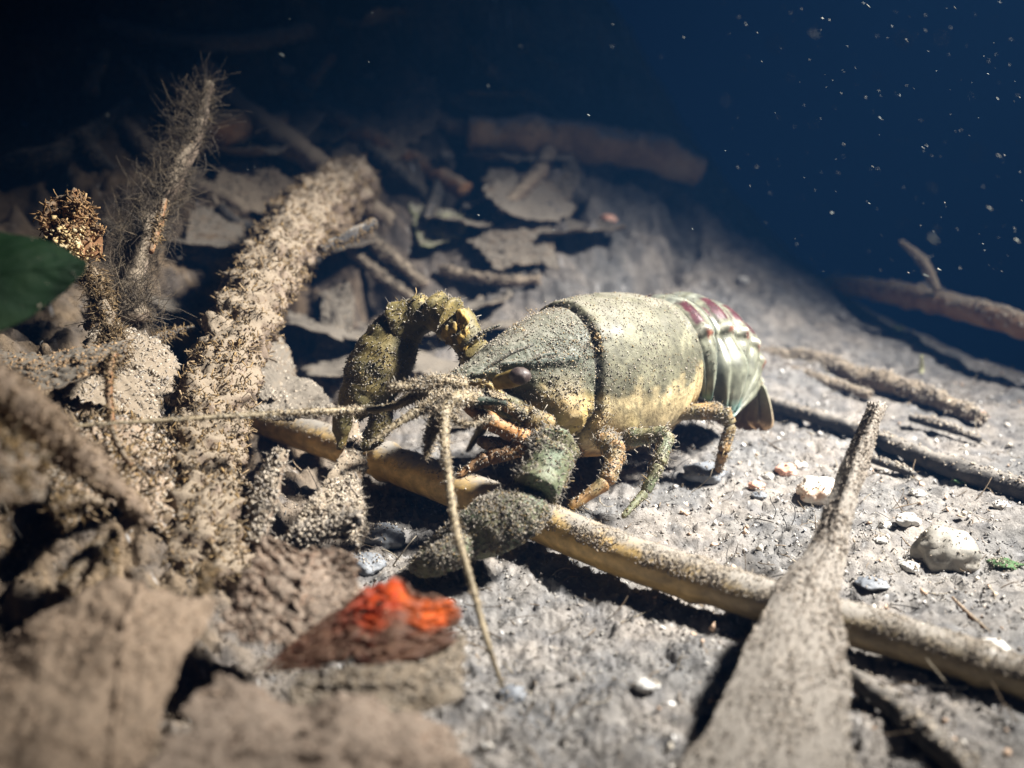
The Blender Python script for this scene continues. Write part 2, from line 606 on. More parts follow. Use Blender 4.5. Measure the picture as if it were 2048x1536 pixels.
# ------------------------------------------------------------------ the water
def build_haze():
    x0, x1, y0, y1, z0, z1 = -980, 980, -30, 720, -760, 36
    V = np.array([[x, y, z] for x in (x0, x1) for y in (y0, y1) for z in (z0, z1)], float)
    F = np.array([[0, 1, 3, 2], [4, 6, 7, 5], [0, 4, 5, 1], [2, 3, 7, 6], [0, 2, 6, 4], [1, 5, 7, 3]])
    m = bpy.data.materials.new("water_haze")
    m.use_nodes = True
    nt = m.node_tree
    nt.nodes.remove(nt.nodes["Principled BSDF"])
    v = nt.nodes.new("ShaderNodeVolumePrincipled")
    v.inputs["Color"].default_value = (0.10, 0.38, 0.95, 1)
    v.inputs["Density"].default_value = 0.165
    v.inputs["Anisotropy"].default_value = 0.0
    nt.links.new(v.outputs[0], nt.nodes["Material Output"].inputs["Volume"])
    mk("haze", V, F, m, smooth=False, kind='stuff', org=(0, 20, 0), label="blue lake water fading into the dark")
build_haze()

# ------------------------------------------------------------------ the crayfish
def build_crayfish():
    R0 = P(1310, 720, 20.3)
    tip = P(877, 767, 17.0)
    hv = np.array([tip[0] - R0[0], tip[1] - R0[1], 0])
    LEN = np.linalg.norm(hv)
    hd = hv / LEN
    lf = np.array([-hd[1], hd[0], 0])
    up = np.array([0, 0, 1.0])
    base = np.array([R0[0], R0[1], 0]) + hd * 2
    cr = thing("crayfish", "olive and gold crayfish dusted with silt, maroon-banded tail, facing lower left", "crayfish", base)
    def loc(s, l, z):
        return np.array([R0[0], R0[1], 0]) + hd * s + lf * l + up * z

    M_SHELL = pm("crayfish_shell", attr=True, scale=900, vary=0.35, bump=0.5, bscale=1800, rough=0.6, spec=0.28, coat=0.03, bdist=0.0003, dust=(0.21, 0.195, 0.155), dust_lo=0.6, dust_hi=1.3)
    M_TAIL = pm("crayfish_tail_shell", attr=True, scale=500, vary=0.22, bump=0.15, bscale=1200, rough=0.42, spec=0.4, coat=0.12, bdist=0.0002)
    M_LIMB = pm("crayfish_limb", attr=True, scale=600, vary=0.35, bump=0.5, bscale=1400, rough=0.55, spec=0.4, bdist=0.0003)

    # --- carapace with rostrum: rings along the body, a cervical groove sweeping forward down the sides
    k = LEN / 5.0
    prof = np.array([  # s, half width, top, bottom, widest height
        [-0.10, 1.06, 3.12, 0.85, 1.95], [0.10, 1.12, 3.20, 0.72, 1.95], [0.6, 1.24, 3.36, 0.62, 1.90], [1.2, 1.30, 3.44, 0.58, 1.85],
        [1.8, 1.27, 3.46, 0.62, 1.85], [2.3, 1.18, 3.42, 0.72, 1.85], [2.8, 1.06, 3.34, 0.90, 1.88], [3.2, 0.92, 3.24, 1.08, 1.95],
        [3.6, 0.74, 3.12, 1.30, 2.05], [3.95, 0.52, 3.00, 1.62, 2.25], [4.2, 0.36, 2.91, 2.05, 2.45], [4.5, 0.25, 2.79, 2.32, 2.52],
        [4.8, 0.14, 2.64, 2.42, 2.53], [5.0, 0.03, 2.54, 2.48, 2.51]])
    n, m = 170, 128
    S = np.interp(np.linspace(0, 1, n), np.linspace(0, 1, len(prof)), prof[:, 0])
    def smooth_col(j):
        w = np.interp(S, prof[:, 0], prof[:, j])
        ker = np.hanning(15)
        ker /= ker.sum()
        wp = np.pad(w, 7, mode='edge')
        return np.convolve(wp, ker, 'valid')
    HW, TP, BT, MD = (smooth_col(j) for j in (1, 2, 3, 4))
    ph = np.linspace(-math.pi, math.pi, m, endpoint=False)
    SS, PH = np.meshgrid(S, ph, indexing='ij')
    cs, sn = np.cos(PH), np.sin(PH)
    ex = 0.92
    lx = np.sign(sn) * np.abs(sn) ** ex * HW[:, None]
    zz = np.where(cs > 0, MD[:, None] + (TP - MD)[:, None] * np.abs(cs) ** 0.95, MD[:, None] - (MD - BT)[:, None] * np.abs(cs) ** 1.1)
    aph = np.abs(PH) / math.pi
    sg = 2.25 + 0.1 * np.sin(aph * 6) + 1.5 * np.clip(aph - 0.2, 0, 1) ** 1.3
    dist = SS - sg
    groove = np.exp(-((dist - 0.02) / 0.042) ** 2)
    head = sm(dist / 0.12)
    off = -0.13 * groove - 0.075 * head + 0.008 * np.exp(-((dist + 0.12) / 0.1) ** 2)
    # a rim along the rear edge and a furrow in front of it
    off = off + 0.035 * np.exp(-((SS + 0.02) / 0.05) ** 2) - 0.04 * np.exp(-((SS - 0.14) / 0.05) ** 2)
    # cheek bulges, ridge behind the eye, rostrum borders
    cheek = np.exp(-((SS - 3.15) / 0.35) ** 2 - ((aph - 0.52) / 0.12) ** 2)
    cheek2 = np.exp(-((SS - 3.3) / 0.25) ** 2 - ((aph - 0.72) / 0.07) ** 2)
    ridge = np.exp(-((aph - 0.30 + 0.03 * (SS - 3)) / 0.022) ** 2) * sm((SS - 2.7) / 0.15) * sm((4.1 - SS) / 0.2)
    socket = np.exp(-((SS - 3.88) / 0.2) ** 2 - ((aph - 0.44) / 0.08) ** 2)
    off = off + 0.20 * cheek + 0.16 * cheek2 + 0.08 * ridge - 0.30 * socket
    rost = sm((SS - 3.9) / 0.25)
    off = off + rost * 0.045 * (np.exp(-((aph - 0.36) / 0.05) ** 2) - np.exp(-(aph / 0.2) ** 2))
    q = np.stack([SS, lx, zz], -1)
    off = off + (0.010 + 0.06 * head * sm((aph - 0.3) / 0.15)) * fbm(q * 4.5, 3) + (0.008 + 0.016 * head) * fbm(q * 17, 2) + 0.03 * head * np.clip(fbm(q * 9 + 3, 2) - 0.15, 0, 1)
    nrm = np.stack([np.zeros_like(SS), sn, cs], -1)
    lx = lx + nrm[..., 1] * off
    zz = zz + nrm[..., 2] * off
    V = loc(0, 0, 0) + hd * (SS * k)[..., None] + lf * lx[..., None] + up * zz[..., None]
    j = np.arange(m)
    F = np.stack([(np.arange(n - 1)[:, None] * m + a) for a in (j, (j + 1) % m)], -1)
    F = np.concatenate([F, F[..., ::-1] + m], -1).reshape(-1, 4)[:, ::-1]
    Vc = np.vstack([V.reshape(-1, 3), V[0].mean(0), V[-1].mean(0)])
    e = n * m
    t0 = np.stack([np.full(m, e), j, (j + 1) % m], -1)
    t1 = np.stack([np.full(m, e + 1), (n - 1) * m + (j + 1) % m, (n - 1) * m + j], -1)
    # pigment; the groove and eye socket are darkened
    no = fbm(q * 3, 3)
    no2 = fbm(q * np.array([1.5, 4, 9]) + 8, 3)
    flank = sm((aph + 0.16 * no + 0.05 * no2 - 0.435) / 0.13)[..., None]
    low = sm((aph + 0.08 * no2 - 0.70) / 0.15)[..., None]
    c = np.array([0.145, 0.142, 0.10]) * (1 - flank) + np.array([0.56, 0.445, 0.245]) * flank
    c = c * (1 - low) + np.array([0.44, 0.25, 0.09]) * low
    mot = sm(fbm(q * 2.2 + 30, 4) * 1.6 + 0.45)[..., None]
    frk = sm((pn(q * 14 + 7) - 0.22) / 0.12)[..., None]
    c = c * (0.62 + 0.5 * mot) * (1 - 0.45 * frk * (1 - 0.6 * low))
    c = c * np.where(flank > 0.5, 1.0, np.array([1.0, 0.97, 0.9]))
    hcol = np.array([0.075, 0.08, 0.055]) * np.ones_like(c)
    hl = sm((aph + 0.15 * no - 0.42) / 0.1)[..., None]
    patch = sm((no2 + 0.12) / 0.3)[..., None]
    hcol = hcol * (1 - hl) + (np.array([0.34, 0.24, 0.09]) * patch + np.array([0.11, 0.105, 0.05]) * (1 - patch)) * hl
    ck = np.clip(cheek + cheek2, 0, 1)[..., None]
    hcol = hcol * (1 - 0.7 * ck) + np.array([0.42, 0.31, 0.17]) * 0.7 * ck
    hr = np.exp(-((dist - 0.32 + 0.15 * aph) / 0.12) ** 2)[..., None] * sm((aph - 0.42) / 0.1)[..., None]
    hcol = hcol * (1 - hr) + np.array([0.52, 0.38, 0.15]) * hr
    hd_ = head[..., None]
    c = c * (1 - hd_) + hcol * hd_
    g_ = groove[..., None]
    c = c * (1 - 0.9 * g_) + np.array([0.02, 0.02, 0.017]) * 0.9 * g_
    c = c * (1 - 0.7 * ridge[..., None]) + np.array([0.05, 0.07, 0.06]) * 0.7 * ridge[..., None]
    so = np.clip(socket, 0, 1)[..., None]
    c = c * (1 - 0.9 * so) + np.array([0.03, 0.025, 0.02]) * 0.9 * so
    cc = np.vstack([c.reshape(-1, 3), [[0.2, 0.15, 0.1]] * 2])
    Fc = [F, np.vstack([t0, t1])]
    ca = mk("carapace", Vc, Fc, M_SHELL, cr, col=cc)
    # silt settled on the shell: thick on the head, fine behind
    def on_head(p):
        s = (p - loc(0, 0, 0)) @ hd / k
        h = p[:, 2]
        r = rng.random(len(p))
        w = np.where(s > 2.3, 1.0 * (h > 2.2) + 0.4 * (h <= 2.2), 0.30 * sm((h - 1.6) / 0.8) + 0.02)
        return r < w
    SH = [(0.24, 0.21, 0.17), (0.20, 0.18, 0.15), (0.28, 0.25, 0.205), (0.15, 0.137, 0.118), (0.32, 0.285, 0.235), (0.24, 0.175, 0.09)]
    pA, qA = sample(Vc, Fc, 36000, -0.4, on_head)
    a1 = grains(pA, qA, 0.005, 0.016, SH)
    pB, qB = sample(Vc, Fc, 5000, -0.2, lambda p: ((p - loc(0, 0, 0)) @ hd / k > 2.25) & (rng.random(len(p)) < 0.8))
    a2 = strands(pB, qB, 0.02, 0.09, 0.007, SH, seg=3, bend=1.8, tip=0.9)
    T = tri_of(Fc)
    # a wad of silt along the cervical groove
    gi = np.argwhere((groove > 0.55) & (aph < 0.8))
    gs = gi[rng.choice(len(gi), 1500)]
    gs = np.stack([np.clip(gs[:, 0] - rng.integers(0, 4, 1500), 0, n - 1), gs[:, 1]], -1)
    pC = V[gs[:, 0], gs[:, 1]] + 0.035 * rng.normal(size=(1500, 3))
    nC = np.einsum('ij,ik->ijk', nrm[gs[:, 0], gs[:, 1]][:, 1:2], lf[None])[:, 0] + nrm[gs[:, 0], gs[:, 1]][:, 2:3] * up
    pk = fbm(pC * 2.5, 2) + 0.35 * rng.random(1500) > 0.3
    a3 = grains(pC[pk] + nC[pk] * 0.005, nC[pk], 0.006, 0.018, SH)
    pD = np.vstack([V[gs[i, 0], gs[i, 1]] + nC[i] * 0.06 + 0.06 * rng.normal(size=(40, 3)) for i in rng.choice(1500, 3)] +
                   [p + 0.06 * rng.normal(size=(40, 3)) for p in pB[rng.choice(len(pB), 6)]])
    a4 = grains(pD, np.tile(up, (len(pD), 1)), 0.008, 0.028, [(0.26, 0.18, 0.09), (0.22, 0.165, 0.1), (0.3, 0.24, 0.15)])
    V2, F2, c2 = merge(a1, a2, a3, a4)
    mk("silt_coat", V2, F2, M_GRAIN, ca, col=c2, smooth=False, kind='stuff')

    # --- abdomen: overlapping tergites with rounded side lobes
    ax = np.array([[0.25, 2.22], [-0.45, 2.24], [-1.15, 2.16], [-1.8, 1.98], [-2.35, 1.70], [-2.75, 1.32], [-3.0, 0.92]])
    ax[:, 0] *= k * 0.78
    AX = catmull(ax, 241)
    hw_ = [1.06, 1.10, 1.10, 1.03, 0.92, 0.78, 0.6]
    ht_ = [0.84, 0.90, 0.92, 0.86, 0.78, 0.66, 0.5]
    for g in range(6):
        un, vn = 30, 90
        u = np.linspace(0, 1, un)[:, None] * np.ones((1, vn))
        v = np.linspace(-1, 1, vn)[None, :] * np.ones((un, 1))
        av = np.abs(v)
        lobe = np.clip((av - 0.66) / 0.34, 0, 1)
        ww = 1.0 + (0.62 if g == 1 else -0.26) * sm(lobe * 2.2)
        uu = 0.56 + (u * 1.16 - 0.56) * ww * np.sqrt(np.clip(1 - lobe ** 3.0, 0.0004, 1))
        idx = np.clip((g + uu) / 6.3, 0, 1) * 240
        i0 = np.clip(idx.astype(int), 0, 239)
        ff = (idx - i0)[..., None]
        ctr = AX[i0] * (1 - ff) + AX[i0 + 1] * ff
        tg = AX[np.clip(i0 + 6, 0, 240)] - AX[np.clip(i0 - 6, 0, 240)]
        tg /= np.linalg.norm(tg, axis=-1, keepdims=True)
        nu = np.stack([tg[..., 1], -tg[..., 0]], -1)             # upward normal of the axis in the body plane
        w = np.interp(g + uu, range(7), hw_)
        h = np.interp(g + uu, range(7), ht_)
        infl = 1 + 0.05 * sm(u / 0.9) - 0.19 * (1 - sm(u / 0.40)) + 0.05 * np.exp(-((u - 0.70) / 0.16) ** 2) - 0.03 * np.exp(-((u - 0.42) / 0.05) ** 2)
        infl = infl + 0.055 * np.exp(-((av - 0.57) / 0.05) ** 2 - ((u - 0.66) / 0.16) ** 2) - 0.05 * np.exp(-((av - 0.66) / 0.03) ** 2)
        infl = infl + (0.24 if g == 1 else 0.05) * sm(lobe * 2)
        ang = v * math.radians(99)
        lat = np.sin(ang) * w * infl
        ver = np.where(np.cos(ang) > 0, np.cos(ang) * h * infl, np.cos(ang) * 1.15) - 0.74 * lobe * (1.12 if g == 1 else (0.8 if g == 0 else 1.0))
        ver = ver - 0.02 * np.exp(-((av - 0.62) / 0.03) ** 2)
        b = ctr[..., 0] + nu[..., 0] * ver
        z = ctr[..., 1] + nu[..., 1] * ver
        q = np.stack([b, lat, z], -1)
        wob = 0.006 * fbm(q * 6, 2)
        V = loc(0, 0, 0) + hd * b[..., None] + lf * (lat + wob)[..., None] + up * z[..., None]
        # pigment: pale green grey, maroon bars beside the back, pearl spot and red spot above the lobes, teal rims; shade in the plate gaps painted dark
        c = np.ones((un, vn, 3)) * np.array([0.14, 0.14, 0.10])
        ns = fbm(q * 4 + g, 3)
        def blend(c, t, cl):
            t = np.clip(t, 0, 1)[..., None]
            return c * (1 - t) + np.array(cl) * t
        bl = lambda x, a, b2, s2: sm((x - a) / s2) * sm((b2 - x) / s2)
        c = blend(c, 0.8 * bl(av + 0.03 * ns, 0.0, 0.2, 0.06), (0.15, 0.155, 0.13))
        c = blend(c, 0.9 * bl(u + 0.1 * ns, -0.2, 0.30, 0.06), (0.075, 0.085, 0.07))
        c = blend(c, 0.6 * bl(u, 0.88, 1.2, 0.05), (0.22, 0.215, 0.17))
        c = c * (0.75 + 0.5 * sm(fbm(q * 5 + g, 3) * 1.5 + 0.5))[..., None]
        st = bl(av + 0.05 * ns, 0.14, 0.53 - 0.02 * g, 0.05) * bl(u + 0.10 * ns + 0.25 * (av - 0.3), 0.50, 0.85, 0.06)
        st = st + bl(av + 0.03 * ns, 0.26, 0.44, 0.03) * bl(u, 0.32, 0.46, 0.04) * (g in (1, 2, 3))
        c = blend(c, 0.95 * st, (0.05, 0.006, 0.014))
        c = blend(c, 0.8 * bl(av + 0.06 * ns, 0.53, 0.61, 0.03) * bl(u, 0.35, 0.95, 0.1), (0.36, 0.345, 0.28))
        c = blend(c, 0.8 * bl(av + 0.08 * ns, 0.58, 0.66, 0.03) * bl(u + 0.1 * ns, 0.6, 0.98, 0.08), (0.20, 0.045, 0.025))
        c = blend(c, 0.8 * sm((lobe - 0.1) / 0.2), (0.15, 0.155, 0.115))
        c = c * (0.7 + 0.6 * sm(fbm(q * 7 + 3 * g, 3) * 1.6 + 0.5))[..., None]
        rim = np.maximum(sm((lobe - 0.8) / 0.15), sm((u - 0.95) / 0.04) * 0.25)
        c = blend(c, 0.8 * rim, (0.12, 0.24, 0.215))
        c = blend(c, 0.88 * (1 - sm((u + 0.05 * ns - 0.20) / 0.14)), (0.05, 0.055, 0.045))  # gap shade under the plate ahead, painted along the front edge
        inner = V - lf * (np.sign(lat) * np.abs(np.sin(ang)) * 0.05)[..., None] - (hd * nu[..., 0:1] + up * nu[..., 1:2]) * (np.cos(ang) * 0.05)[..., None]
        kk = un * vn
        f = grid_faces(un, vn)
        ring = np.concatenate([np.arange(vn), np.arange(1, un) * vn + vn - 1, (un - 1) * vn + np.arange(vn - 2, -1, -1), np.arange(un - 2, 0, -1) * vn])
        r2 = np.roll(ring, -1)
        Fs = np.vstack([f, f[:, ::-1] + kk, np.stack([ring, ring + kk, r2 + kk, r2], -1)])
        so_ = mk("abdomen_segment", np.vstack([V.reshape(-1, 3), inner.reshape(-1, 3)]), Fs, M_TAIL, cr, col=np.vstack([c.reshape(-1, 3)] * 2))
        pt = V.reshape(-1, 3)[rng.integers(0, un * vn, 1500)]
        pt = pt[(pt[:, 2] > 2.0) | (rng.random(len(pt)) < 0.35)]
        a_ = grains(pt + 0.01 * rng.normal(size=(len(pt), 3)), np.tile(up, (len(pt), 1)), 0.004, 0.012, SH)
        if len(a_[0]):
            mk("silt_coat", a_[0], a_[1], M_GRAIN, so_, col=a_[2], smooth=False, kind='stuff')
    # belly flesh under the plates
    pts = [loc(a[0], 0, a[1] - 0.15) for a in ax]
    Vb, Fb = tube(pts, [0.75, 0.8, 0.8, 0.72, 0.62, 0.5, 0.35], n=40, seg=20, rough=0.05)
    mk("abdomen_underside", Vb, Fb, M_LIMB, cr, col=np.tile([0.25, 0.15, 0.08], (len(Vb), 1)))
    # --- tail fan folded down and under: telson and four side blades
    root = loc(ax[-1][0] + 0.05, 0, 1.10)
    for l, yaw, ln_, wd in ((0, 0, 1.1, 0.34), (0.32, 0.10, 1.1, 0.34), (0.54, 0.22, 1.0, 0.32), (-0.32, -0.10, 1.1, 0.34), (-0.54, -0.22, 1.0, 0.32)):
        un, vn = 20, 14
        C = np.zeros((un, vn, 3))
        for a in range(un):
            t = a / (un - 1)
            wdt = wd * (0.55 + 0.65 * t) * math.sqrt(max(1e-4, 1 - max(0, (t - 0.72) / 0.28) ** 2)) if t < 1 else wd * 0.1
            for b2 in range(vn):
                s = (b2 / (vn - 1) - 0.5) * 2
                lat = l + yaw * t * 1.3 + s * wdt
                C[a, b2] = root + lf * lat + hd * (-0.12 + 0.30 * t * t - 0.10 * abs(l)) + up * (-0.95 * ln_ * t * 0.85 + 0.15 - 0.05 * abs(s)) - hd * (0.05 * (1 - s * s)) + hd * 0.015 * math.sin(s * 22)
        thick = 0.03
        V = np.vstack([C.reshape(-1, 3), C.reshape(-1, 3) + hd * thick])
        V[:, 2] = np.maximum(V[:, 2], 0.12)
        f = grid_faces(un, vn)
        kk = un * vn
        ring = np.concatenate([np.arange(vn), np.arange(1, un) * vn + vn - 1, (un - 1) * vn + np.arange(vn - 2, -1, -1), np.arange(un - 2, 0, -1) * vn])
        r2 = np.roll(ring, -1)
        tcol = np.linspace(0, 1, un)[:, None, None] * np.ones((1, vn, 1))
        c = np.array([0.33, 0.33, 0.24]) * (1 - tcol) + np.array([0.24, 0.14, 0.07]) * tcol
        mk("tail_fan_blade", V, np.vstack([f, f[:, ::-1] + kk, np.stack([ring, ring + kk, r2 + kk, r2], -1)]), M_TAIL, cr, col=np.vstack([c.reshape(-1, 3)] * 2))

    # --- limbs: each one chain of jointed, swelling segments in one mesh
    def limb(name, pts, rads, colr, joints=True, seg=18, fuzz=500, grain=700, flat=1.0, seed=0.0, colb=None, flen=(0.05, 0.16), rough=0.06):
        pts = [np.asarray(p, float) for p in pts]
        parts = []
        for a in range(len(pts) - 1):
            A, B = pts[a], pts[a + 1]
            r0, r1 = rads[a] * (0.84 if name == 'walking_leg' else 1), rads[a + 1] * (0.84 if name == 'walking_leg' else 1)
            d = (B - A)
            t = np.array([0, 0.06, 0.16, 0.35, 0.6, 0.82, 0.94, 1.0])
            rr = np.array([0.72, 0.98, 1.0, 0.96, 0.97, 1.06, 1.02, 0.6]) if joints else np.ones(8)
            C = A[None] + d[None] * t[:, None]
            r = (r0 + (r1 - r0) * t) * rr
            parts.append(tube(catmull(C, 24), np.interp(np.linspace(0, 7, 24), range(8), r), seg=seg, rough=rough, rs=6, flat=flat, seed=seed + a * 3, raw=True))
        V, F = join(parts)
        n1 = fbm(V * 3 + seed, 3)[:, None]
        t = np.clip(n1 + 0.5, 0, 1)
        c = np.array(colr) * t + np.array(colb if colb is not None else np.array(colr) * 0.5) * (1 - t)
        o = mk(name, V, F, M_LIMB, cr, col=c)
        if fuzz or grain:
            coat(o, V, F, grain * 2, 0.006, 0.020, up=-0.5, cols=SH, fuzz=fuzz, flen=flen, frad=0.006, bend=1.8)
        return o
    GRN, OLV, ORG, BRN = (0.12, 0.145, 0.085), (0.15, 0.13, 0.065), (0.30, 0.155, 0.06), (0.17, 0.10, 0.05)
    # left walking legs, nearest the viewer
    limb("walking_leg", [loc(1.6, 0.7, 0.95), P(1205, 880, 17.6), P(1235, 905, 17.2), P(1212, 965, 16.9), P(1140, 1015, 16.75)], [0.2, 0.19, 0.19, 0.15, 0.07], OLV, colb=ORG, seed=1)
    limb("walking_leg", [loc(1.0, 0.7, 0.95), P(1262, 875, 18.2), P(1335, 868, 17.9), P(1318, 930, 17.6), P(1290, 985, 17.5), P(1245, 1035, 17.2)], [0.2, 0.17, 0.16, 0.13, 0.10, 0.05], OLV, colb=GRN, seed=2, flen=(0.06, 0.22))
    limb("walking_leg", [loc(0.4, 0.7, 1.0), P(1330, 825, 19.6), P(1445, 822, 19.5), P(1462, 850, 19.5), P(1446, 905, 19.4), G(1430, 962, 0.05)], [0.2, 0.19, 0.18, 0.13, 0.12, 0.05], (0.30, 0.17, 0.065), colb=OLV, seed=3, fuzz=350)
    limb("walking_leg", [loc(2.5, 0.55, 1.0), P(1070, 890, 16.9), P(975, 915, 16.9), P(912, 955, 16.8)], [0.18, 0.17, 0.15, 0.05], ORG, colb=BRN, seed=4)
    # right legs, seen between the near ones
    limb("walking_leg", [loc(1.8, -0.6, 0.95), loc(2.0, -1.5, 1.15), loc(2.3, -2.2, 0.7), loc(2.4, -2.6, 0.1)], [0.2, 0.17, 0.14, 0.05], OLV, seed=5, fuzz=100, grain=150)
    limb("walking_leg", [loc(0.8, -0.6, 0.95), loc(0.6, -1.6, 1.15), loc(0.4, -2.4, 0.7), loc(0.3, -2.8, 0.1)], [0.2, 0.17, 0.14, 0.05], OLV, seed=6, fuzz=100, grain=150)
    # mouthparts under the head
    limb("mouthpart", [P(1085, 900, 17.0), P(1030, 868, 16.9), P(965, 835, 16.8), P(930, 815, 16.7)], [0.17, 0.16, 0.13, 0.05], (0.40, 0.19, 0.06), colb=BRN, seed=8, fuzz=150, grain=300)
    limb("mouthpart", [loc(3.0, -0.1, 1.1), loc(3.6, -0.12, 1.1), loc(4.1, -0.15, 1.35)], [0.22, 0.2, 0.07], BRN, seed=9, fuzz=100, grain=200)
    limb("mouthpart", [P(1100, 850, 17.2), P(1050, 830, 16.9), P(1010, 812, 16.8)], [0.16, 0.15, 0.06], (0.3, 0.2, 0.08), colb=(0.08, 0.07, 0.04), seed=10, fuzz=100, grain=300)

    # --- near claw, resting on the bed and smothered in silt
    def claw(name, arm, arm_r, hand0, hand1, wide, thick, side, upv, colr, colb, gr, fz, gapo=0.16, seed=0.0, split=0.5):
        root_o = limb(name, arm, arm_r, colr, colb=colb, seed=seed, grain=gr // 3, fuzz=fz // 2, rough=0.10)
        A, B = np.asarray(hand0, float), np.asarray(hand1, float)
        ax_ = B - A
        L = np.linalg.norm(ax_)
        ax_ /= L
        sd = np.asarray(side, float)
        sd = sd - ax_ * (sd @ ax_)
        sd /= np.linalg.norm(sd)
        nn = np.cross(ax_, sd)
        if nn @ np.asarray(upv) < 0:
            nn = -nn
        def lobe(path, w, h, nseg=44):
            C = catmull([A + ax_ * L * a + sd * b for a, b in path], nseg)
            T = np.gradient(C, axis=0)
            T /= np.linalg.norm(T, axis=1)[:, None]
            a = np.linspace(0, 2 * math.pi, 26, endpoint=False)
            W = np.interp(np.linspace(0, 1, nseg), np.linspace(0, 1, len(w)), w)
            H = np.interp(np.linspace(0, 1, nseg), np.linspace(0, 1, len(h)), h)
            S_ = np.cross(nn[None], T)
            V = C[:, None] + S_[:, None] * (np.cos(a)[None, :, None] * W[:, None, None]) + nn * (np.sin(a)[None, :, None] * H[:, None, None])
            D = S_[:, None] * np.cos(a)[None, :, None] + nn * np.sin(a)[None, :, None]
            V = V + D * (0.05 * fbm(V * 5 + seed, 3) + 0.03 * np.clip(fbm(V * 13 + seed, 2), 0, 1))[..., None]
            V = V.reshape(-1, 3)
            sg_ = 26
            i = np.arange(nseg - 1)[:, None] * sg_
            j = np.arange(sg_)[None, :]
            kq = (j + 1) % sg_
            F = np.stack([i + j, i + kq, i + sg_ + kq, i + sg_ + j], -1).reshape(-1, 4)
            V = np.vstack([V, C[0], C[-1]])
            j = np.arange(sg_)
            kq = (j + 1) % sg_
            e = nseg * sg_
            return V, [F, np.vstack([np.stack([np.full(sg_, e), kq, j], -1), np.stack([np.full(sg_, e + 1), (nseg - 1) * sg_ + j, (nseg - 1) * sg_ + kq], -1)])]
        palm = lobe([(0, 0), (0.25, 0.0), (split, -0.12 * wide), (0.75, -0.36 * wide), (1.0, -0.22 * wide)],
                    np.array([0.55, 0.85, 0.98, 1.0, 0.92, 0.66, 0.46, 0.30, 0.05]) * wide, np.array([0.6, 0.9, 1.0, 1.0, 0.9, 0.7, 0.5, 0.32, 0.05]) * thick)
        fing = lobe([(split - 0.06, 0.42 * wide), (0.7, (0.50 + gapo) * wide), (0.86, (0.42 + gapo) * wide), (0.98, 0.08 * wide)],
                    np.array([0.2, 0.36, 0.36, 0.28, 0.05]) * wide, np.array([0.3, 0.55, 0.5, 0.35, 0.05]) * thick)
        for nm, (V, F) in (("palm", palm), ("finger", fing)):
            V = V.copy()
            t = np.clip(fbm(V * 3 + seed, 3)[:, None] + 0.5, 0, 1)
            c = np.array(colr) * t + np.array(colb) * (1 - t)
            o = mk(nm, V, F, M_LIMB, root_o, col=c)
            p, q = sample(V, F, int(gr * 1.3) if nm == "palm" else int(gr * 0.65), -0.6, lambda p: fbm(p * 2.2 + seed, 2) + 0.6 * rng.random(len(p)) > (-0.25 if seed == 21 else 0.0))
            a = grains(p, q, 0.005, 0.018, SH)
            p, q = sample(V, F, fz if nm == "palm" else fz // 3, -0.5, lambda p: fbm(p * 2.2 + seed, 2) + 0.5 * rng.random(len(p)) > (-0.2 if seed == 21 else 0.05))
            b = strands(p, q, 0.02, 0.10, 0.006, SH, bend=2.4, tip=0.9, seg=2)
            V2, F2, c2 = merge(a, b)
            # grains belong to this claw: they join the claw's own coat one level up
            coats.setdefault(root_o.name, [root_o, []])[1].append((V2, F2, c2))
        return root_o
    coats = {}
    claw("claw", [loc(2.8, 0.6, 1.05), P(1085, 890, 16.6), P(1105, 905, 16.2), P(1070, 985, 15.75)], [0.22, 0.25, 0.37, 0.33],
         P(1085, 1000, 15.9), G(815, 1140, 0.32), 0.54, 0.42, (0.3, -1, 0.3), (0, 0, 1), (0.10, 0.14, 0.08), (0.13, 0.115, 0.06), 7000, 5200, seed=21)
    claw("claw", [loc(3.3, -0.65, 1.5), P(945, 690, 18.0), P(905, 640, 18.1), P(862, 618, 18.3), P(795, 655, 18.5)], [0.24, 0.27, 0.36, 0.30, 0.42],
         P(800, 640, 18.5), P(690, 905, 18.2), 0.52, 0.40, (1, 0.3, 0.25), (0.3, -1, 0.2), (0.20, 0.15, 0.05), (0.09, 0.08, 0.035), 2600, 1800, seed=33)
    for nm, (o, sets) in coats.items():
        V2, F2, c2 = merge(*sets)
        mk("silt_coat", V2, F2, M_GRAIN, o, col=c2, smooth=False, kind='stuff')
    # golden underside knobs at the raised arm's elbow
    for (x, y, d, r) in ((903, 664, 17.84, 0.13), (922, 648, 17.84, 0.14), (928, 676, 17.84, 0.12)):
        Vk, Fk = pebble(P(x, y, d), (r * 1.0, r * 0.8, r * 1.6), 3, 0.55, x)
        mk("arm_knob", Vk, Fk, M_SHELL, cr, col=np.array([0.27, 0.18, 0.05]) * (1 + 1.2 * fbm(Vk * 6, 3)[:, None]))

    # --- eyes on stalks
    M_EYE = pm("crayfish_eye", [(0.025, 0.018, 0.018), (0.06, 0.042, 0.036), (0.12, 0.095, 0.08)], scale=1400, bump=0.4, rough=0.5, spec=0.4, coat=0.05)
    for sgn in (1, -1):
        stalk0, e0 = (P(1000, 764, 16.75), P(1040, 752, 16.45)) if sgn > 0 else (loc(3.75, -0.42, 2.3), loc(3.85, -0.72, 2.42))
        Vs, Fs = tube([stalk0 - 0.1 * (e0 - stalk0), 0.5 * stalk0 + 0.5 * e0, e0], [0.12, 0.14, 0.13], n=12, seg=14, rough=0.05)
        st = mk("eye_stalk", Vs, Fs, M_LIMB, cr, col=np.tile([0.19, 0.13, 0.035], (len(Vs), 1)) * (1 + 1.2 * fbm(Vs * 9, 2)[:, None]))
        Ve, Fe = pebble(e0, (0.17, 0.14, 0.135), 3, 0.05, 5)
